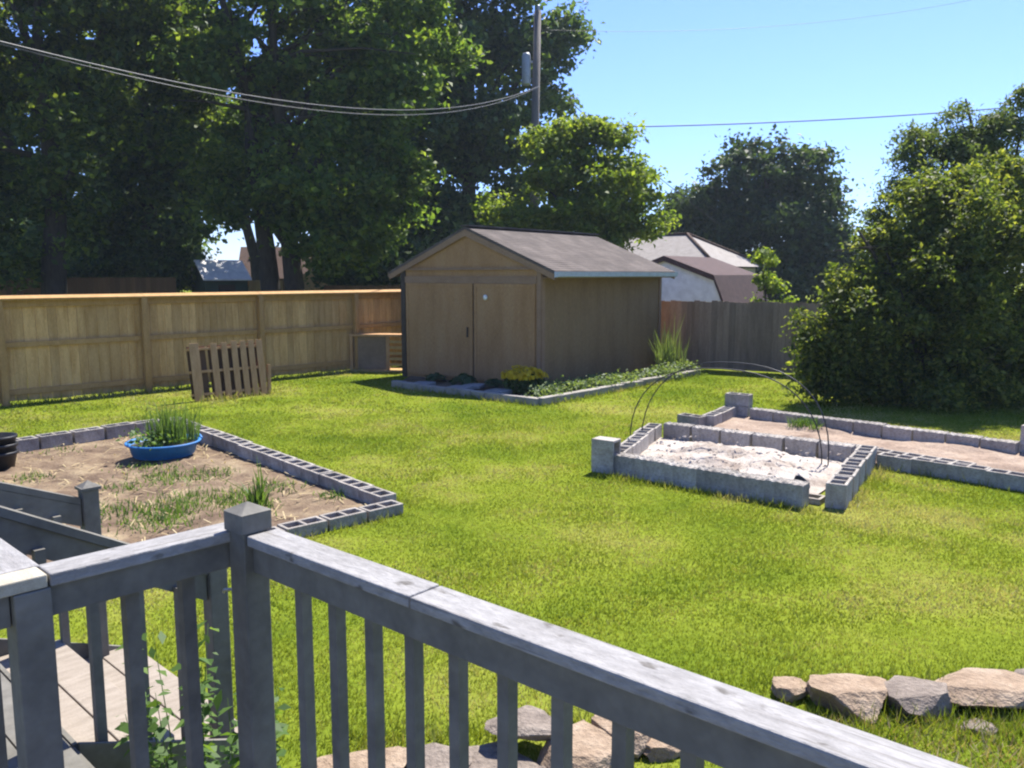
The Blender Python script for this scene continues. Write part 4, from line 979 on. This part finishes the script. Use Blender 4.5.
for k, (px, D, r_, lab) in enumerate(((20, 29, 26, 'left of the stained fence corner'), (100, 31, 30, 'above the dark stained fence'), (172, 31, 22, 'left of the small green shed'), (350, 30, 26, 'between the maple trunk and the shed roof'), (410, 29.5, 24, 'just left of the shed gable'))):
    tree('bush', 'low dark bush in the shade ' + lab, (pt(px, 300, D).x, D, 0), .06, [blob(px, 268, D, r_, None, 22), blob(px - r_ * .5, 280, D, r_ * .7, None, 18), blob(px + r_ * .5, 276, D, r_ * .7, None, 20)], 90, 70, .5, .2, M['leaf_back'], 70 + k, group='bushes beyond the left fence', limbs=5, fork=.15)
# far row of trees closing the view low over the roofs
rnd = random.Random(3)
for k, (px, D, rr, hh) in enumerate(((-30, 62, 70, 225), (60, 70, 62, 235), (150, 66, 60, 230), (345, 64, 46, 235), (420, 66, 55, 225), (520, 70, 50, 235), (610, 72, 42, 245), (845, 72, 26, 268), (885, 66, 34, 262), (935, 62, 60, 235), (1010, 64, 70, 220), (1080, 60, 60, 225))):
    side = ('beyond the left fence', 'beyond the shed', 'beyond the big shrub')[0 if px < 300 else 1 if px < 700 else 2]
    tree('distant_tree', 'low hazy tree in the distant row ' + side, (pt(px, 300, D).x, D, 0), .25,
         [blob(px, hh + 14, D, rr * .7, None, 24), blob(px - rr * .4, hh + 28, D, rr * .55, None, 22), blob(px + rr * .45, hh + 26, D, rr * .55, None, 22)], 110, 40, 1.0, .42, M['leaf_back'], 40 + k, group='distant trees', limbs=5)

# ================================================================== LAWN GRASS
rg = np.random.default_rng(123)
EXC = [LBQ, [tuple(A_NL), tuple(A_NR), tuple(A_RN), tuple(A_RF), tuple(A_BL)], [tuple(sB), tuple(eB), tuple(B_NR), (8.0, 8.3), tuple(B_BR), tuple(B_LB)],
       [EL, ED, CR, (-2.2, 17.9)], [ED, ER, (3.5, 19.3), CR], [(-2.37, 18.06), CR, (3.44, 19.33), (.53, 21.7)],
       [tuple(dk(-.35, -.0)[:2]), tuple(dk(.42, .72)[:2]), tuple(dk(.42, 2.06)[:2]), tuple(dk(-.35, 2.06)[:2])],
       [tuple(PC[:2]), tuple((PC + D1 * 6)[:2]), (0, -3), (-6, -3), tuple(dk(-.35, -.05)[:2])]]
def lawn_blades(n, ymin, ymax, hb, wb):
    u = rg.random(n); y = ymin + (ymax - ymin) * u
    x = rg.uniform(-1, 1, n) * (y * .66 + 3.2)
    keep = np.ones(n, bool)
    for p in EXC: keep &= ~inside(p, x, y)
    fx = (x - FP.x) * FD.x + (y - FP.y) * FD.y; fy = -(x - FP.x) * FD.y + (y - FP.y) * FD.x
    keep &= fy < .0
    gy = -(x - GP.x) * GD.y + (y - GP.y) * GD.x; keep &= (gy < 0) | (x < 0)
    x, y = x[keep], y[keep]
    tuft = .75 + .5 * np.sin(x * 2.1 + np.sin(y * 1.7) * 2) * np.sin(y * 2.6 + np.cos(x * 1.3) * 2) * .6
    h = hb * rg.uniform(.45, 1.25, len(x)) * tuft
    return grass_mesh(rg, x, y, h, wb)
G = np.concatenate([lawn_blades(190000, 2.4, 5.0, .031, .008), lawn_blades(200000, 5.0, 8.5, .030, .013), lawn_blades(155000, 8.5, 13, .031, .02), lawn_blades(105000, 13, 21.5, .038, .032)])
o = np_mesh('grass', G, 3, M['grass'], kind='stuff'); tag(o, 'sunlit yellow-green mown grass covering the back yard', 'grass')
# longer tufts at the foot of walls and stones
T = []
def line_tufts(p, q, n, h, w, side=.1):
    f = rg.random(n); x = p[0] + (q[0] - p[0]) * f + rg.normal(size=n) * side; y = p[1] + (q[1] - p[1]) * f + rg.normal(size=n) * side
    T.append(grass_mesh(rg, x, y, h * rg.uniform(.4, 1.2, n), w))
line_tufts((.9, 8.98), (2.8, 7.52), 900, .09, .012, .05); line_tufts((4.4, 9.2), (6.6, 6.8), 900, .09, .012, .05); line_tufts((3.2, 7.65), (4.3, 9.3), 400, .1, .012, .06)
line_tufts((1.2, 3.75), (3.1, 3.82), 1900, .10, .008, .10); line_tufts((1.3, 4.22), (2.9, 4.28), 900, .09, .008, .06); line_tufts((-.8, 3.65), (.8, 3.9), 900, .09, .008, .06); line_tufts((-.95, 7.5), (-3.6, 5.0), 600, .09, .012, .05); line_tufts((-.9, 7.7), (-4.7, 11.8), 900, .09, .014, .05)
line_tufts((-8.5, 13.8), (-2.8, 19.8), 1500, .14, .022, .08); line_tufts((-5.5, 14.3), (-4.5, 15.4), 300, .15, .02, .06); line_tufts((.5, 13.8), (4.2, 18.2), 700, .1, .02, .06); line_tufts((-2.4, 16.2), (.4, 13.8), 500, .1, .02, .06)
o = np_mesh('grass_tufts', np.concatenate(T), 3, M['grass'], kind='stuff'); tag(o, 'longer uncut grass along the fence, block walls and stones', 'grass')

# ================================================================== LIGHT
SUN_EL, SAX, SAY = R(58), .5, .866
w = bpy.data.worlds.new('World'); sc.world = w; w.use_nodes = True
nt = w.node_tree; bg = nt.nodes['Background']; sky = nt.nodes.new('ShaderNodeTexSky')
sky.sky_type = 'NISHITA'; sky.sun_disc = False; sky.sun_elevation = SUN_EL; sky.sun_rotation = math.atan2(SAX, SAY)
sky.altitude = 100; sky.air_density = 1.0; sky.dust_density = .3; sky.ozone_density = 3.0
nt.links.new(mixc(nt, 1.0, sky.outputs[0], (.54, .63, .97), 'MULTIPLY'), bg.inputs[0]); bg.inputs[1].default_value = .1
sd = bpy.data.lights.new('sun', 'SUN'); sd.energy = 4.4; sd.angle = R(.55); sd.color = (1.0, .955, .88)
so = bpy.data.objects.new('sun', sd); col.objects.link(so)
S = Vector((SAX * math.cos(SUN_EL), SAY * math.cos(SUN_EL), math.sin(SUN_EL)))
so.rotation_euler = S.to_track_quat('Z', 'Y').to_euler(); so.location = (0, 0, 30)

vs = sc.view_settings; vs.view_transform = 'Standard'; vs.look = 'None'; vs.exposure = 1.4; vs.gamma = 1; vs.use_curve_mapping = False
sc.render.engine = 'CYCLES'
cy = sc.cycles; cy.max_bounces = 6; cy.diffuse_bounces = 3; cy.glossy_bounces = 2; cy.transmission_bounces = 4; cy.transparent_max_bounces = 4
cy.use_denoising = True; cy.filter_width = 2.2; cy.sample_clamp_indirect = 8


# added haze volume standing in for lens veil; lifts the dark trees
hm = bpy.data.materials.new('lens_veil_haze'); hm.use_nodes = True
nt = hm.node_tree; nt.nodes.clear(); out = nt.nodes.new('ShaderNodeOutputMaterial'); pv = nt.nodes.new('ShaderNodeVolumePrincipled')
pv.inputs['Color'].default_value = (.72, .86, 1.0, 1); pv.inputs['Density'].default_value = .0005; pv.inputs['Anisotropy'].default_value = .3
nt.links.new(pv.outputs[0], out.inputs['Volume'])
MB().span(-80, 80, -25, 95, -1.0, 24.0).build('haze', hm, kind='stuff')
cy.volume_bounces = 0

# ================================================================== LOOSE CHIPS AND DRY GRASS
rg = np.random.default_rng(55)
def chips(quad, n, zf, size, mat, name, label, cat):
    a, b, c, d = [np.array(p, float) for p in quad]; u, v = rg.random((2, n))
    p = a * ((1 - u) * (1 - v))[:, None] + b * (u * (1 - v))[:, None] + c * (u * v)[:, None] + d * ((1 - u) * v)[:, None]
    P = np.column_stack([p, zf + rg.random(n) * .02]); r = size * rg.uniform(.4, 1.6, n)[:, None]
    T = unit(rg.normal(size=(n, 4, 3))) * r[:, None] * [1, 1, .7]
    V = P[:, None] + T
    tri = V[:, [0, 1, 2, 0, 2, 3, 0, 3, 1, 1, 3, 2]].reshape(-1, 3, 3)
    o = np_mesh(name, tri, 3, mat, kind='stuff'); tag(o, label, cat)
chips([tuple(sB + nbk * -.08), tuple(eB + nbk * -.08), tuple(eB + nbk * .5), tuple(sB + nbk * .5)], 900, .07, .024, M['sand'], 'stone_chips', 'pale stone chips scattered on the dirt behind the rubble bed', 'stone chips')
chips([tuple(A_NL + Vector((.0, .02))), tuple(A_NR + Vector((-.05, .05))), tuple(A_RF + Vector((-.25, -.15))), tuple(A_BL + Vector((.2, -.55)))], 220, .14, .022, M['sand'], 'rubble_chips', 'pale broken chips lying on the rubble-filled bed', 'rubble')
n = 2600; x = rg.uniform(1.2, 3.4, n); y = rg.uniform(3.2, 3.9, n) - .0; k = rg.random(n) < .9
o = np_mesh('dry_grass', grass_mesh(rg, x[k], y[k], .06 * rg.uniform(.5, 1.3, k.sum()), .008), 3, M['straw'], kind='stuff'); tag(o, 'dry yellowed grass in front of the right-hand stones', 'dry grass')
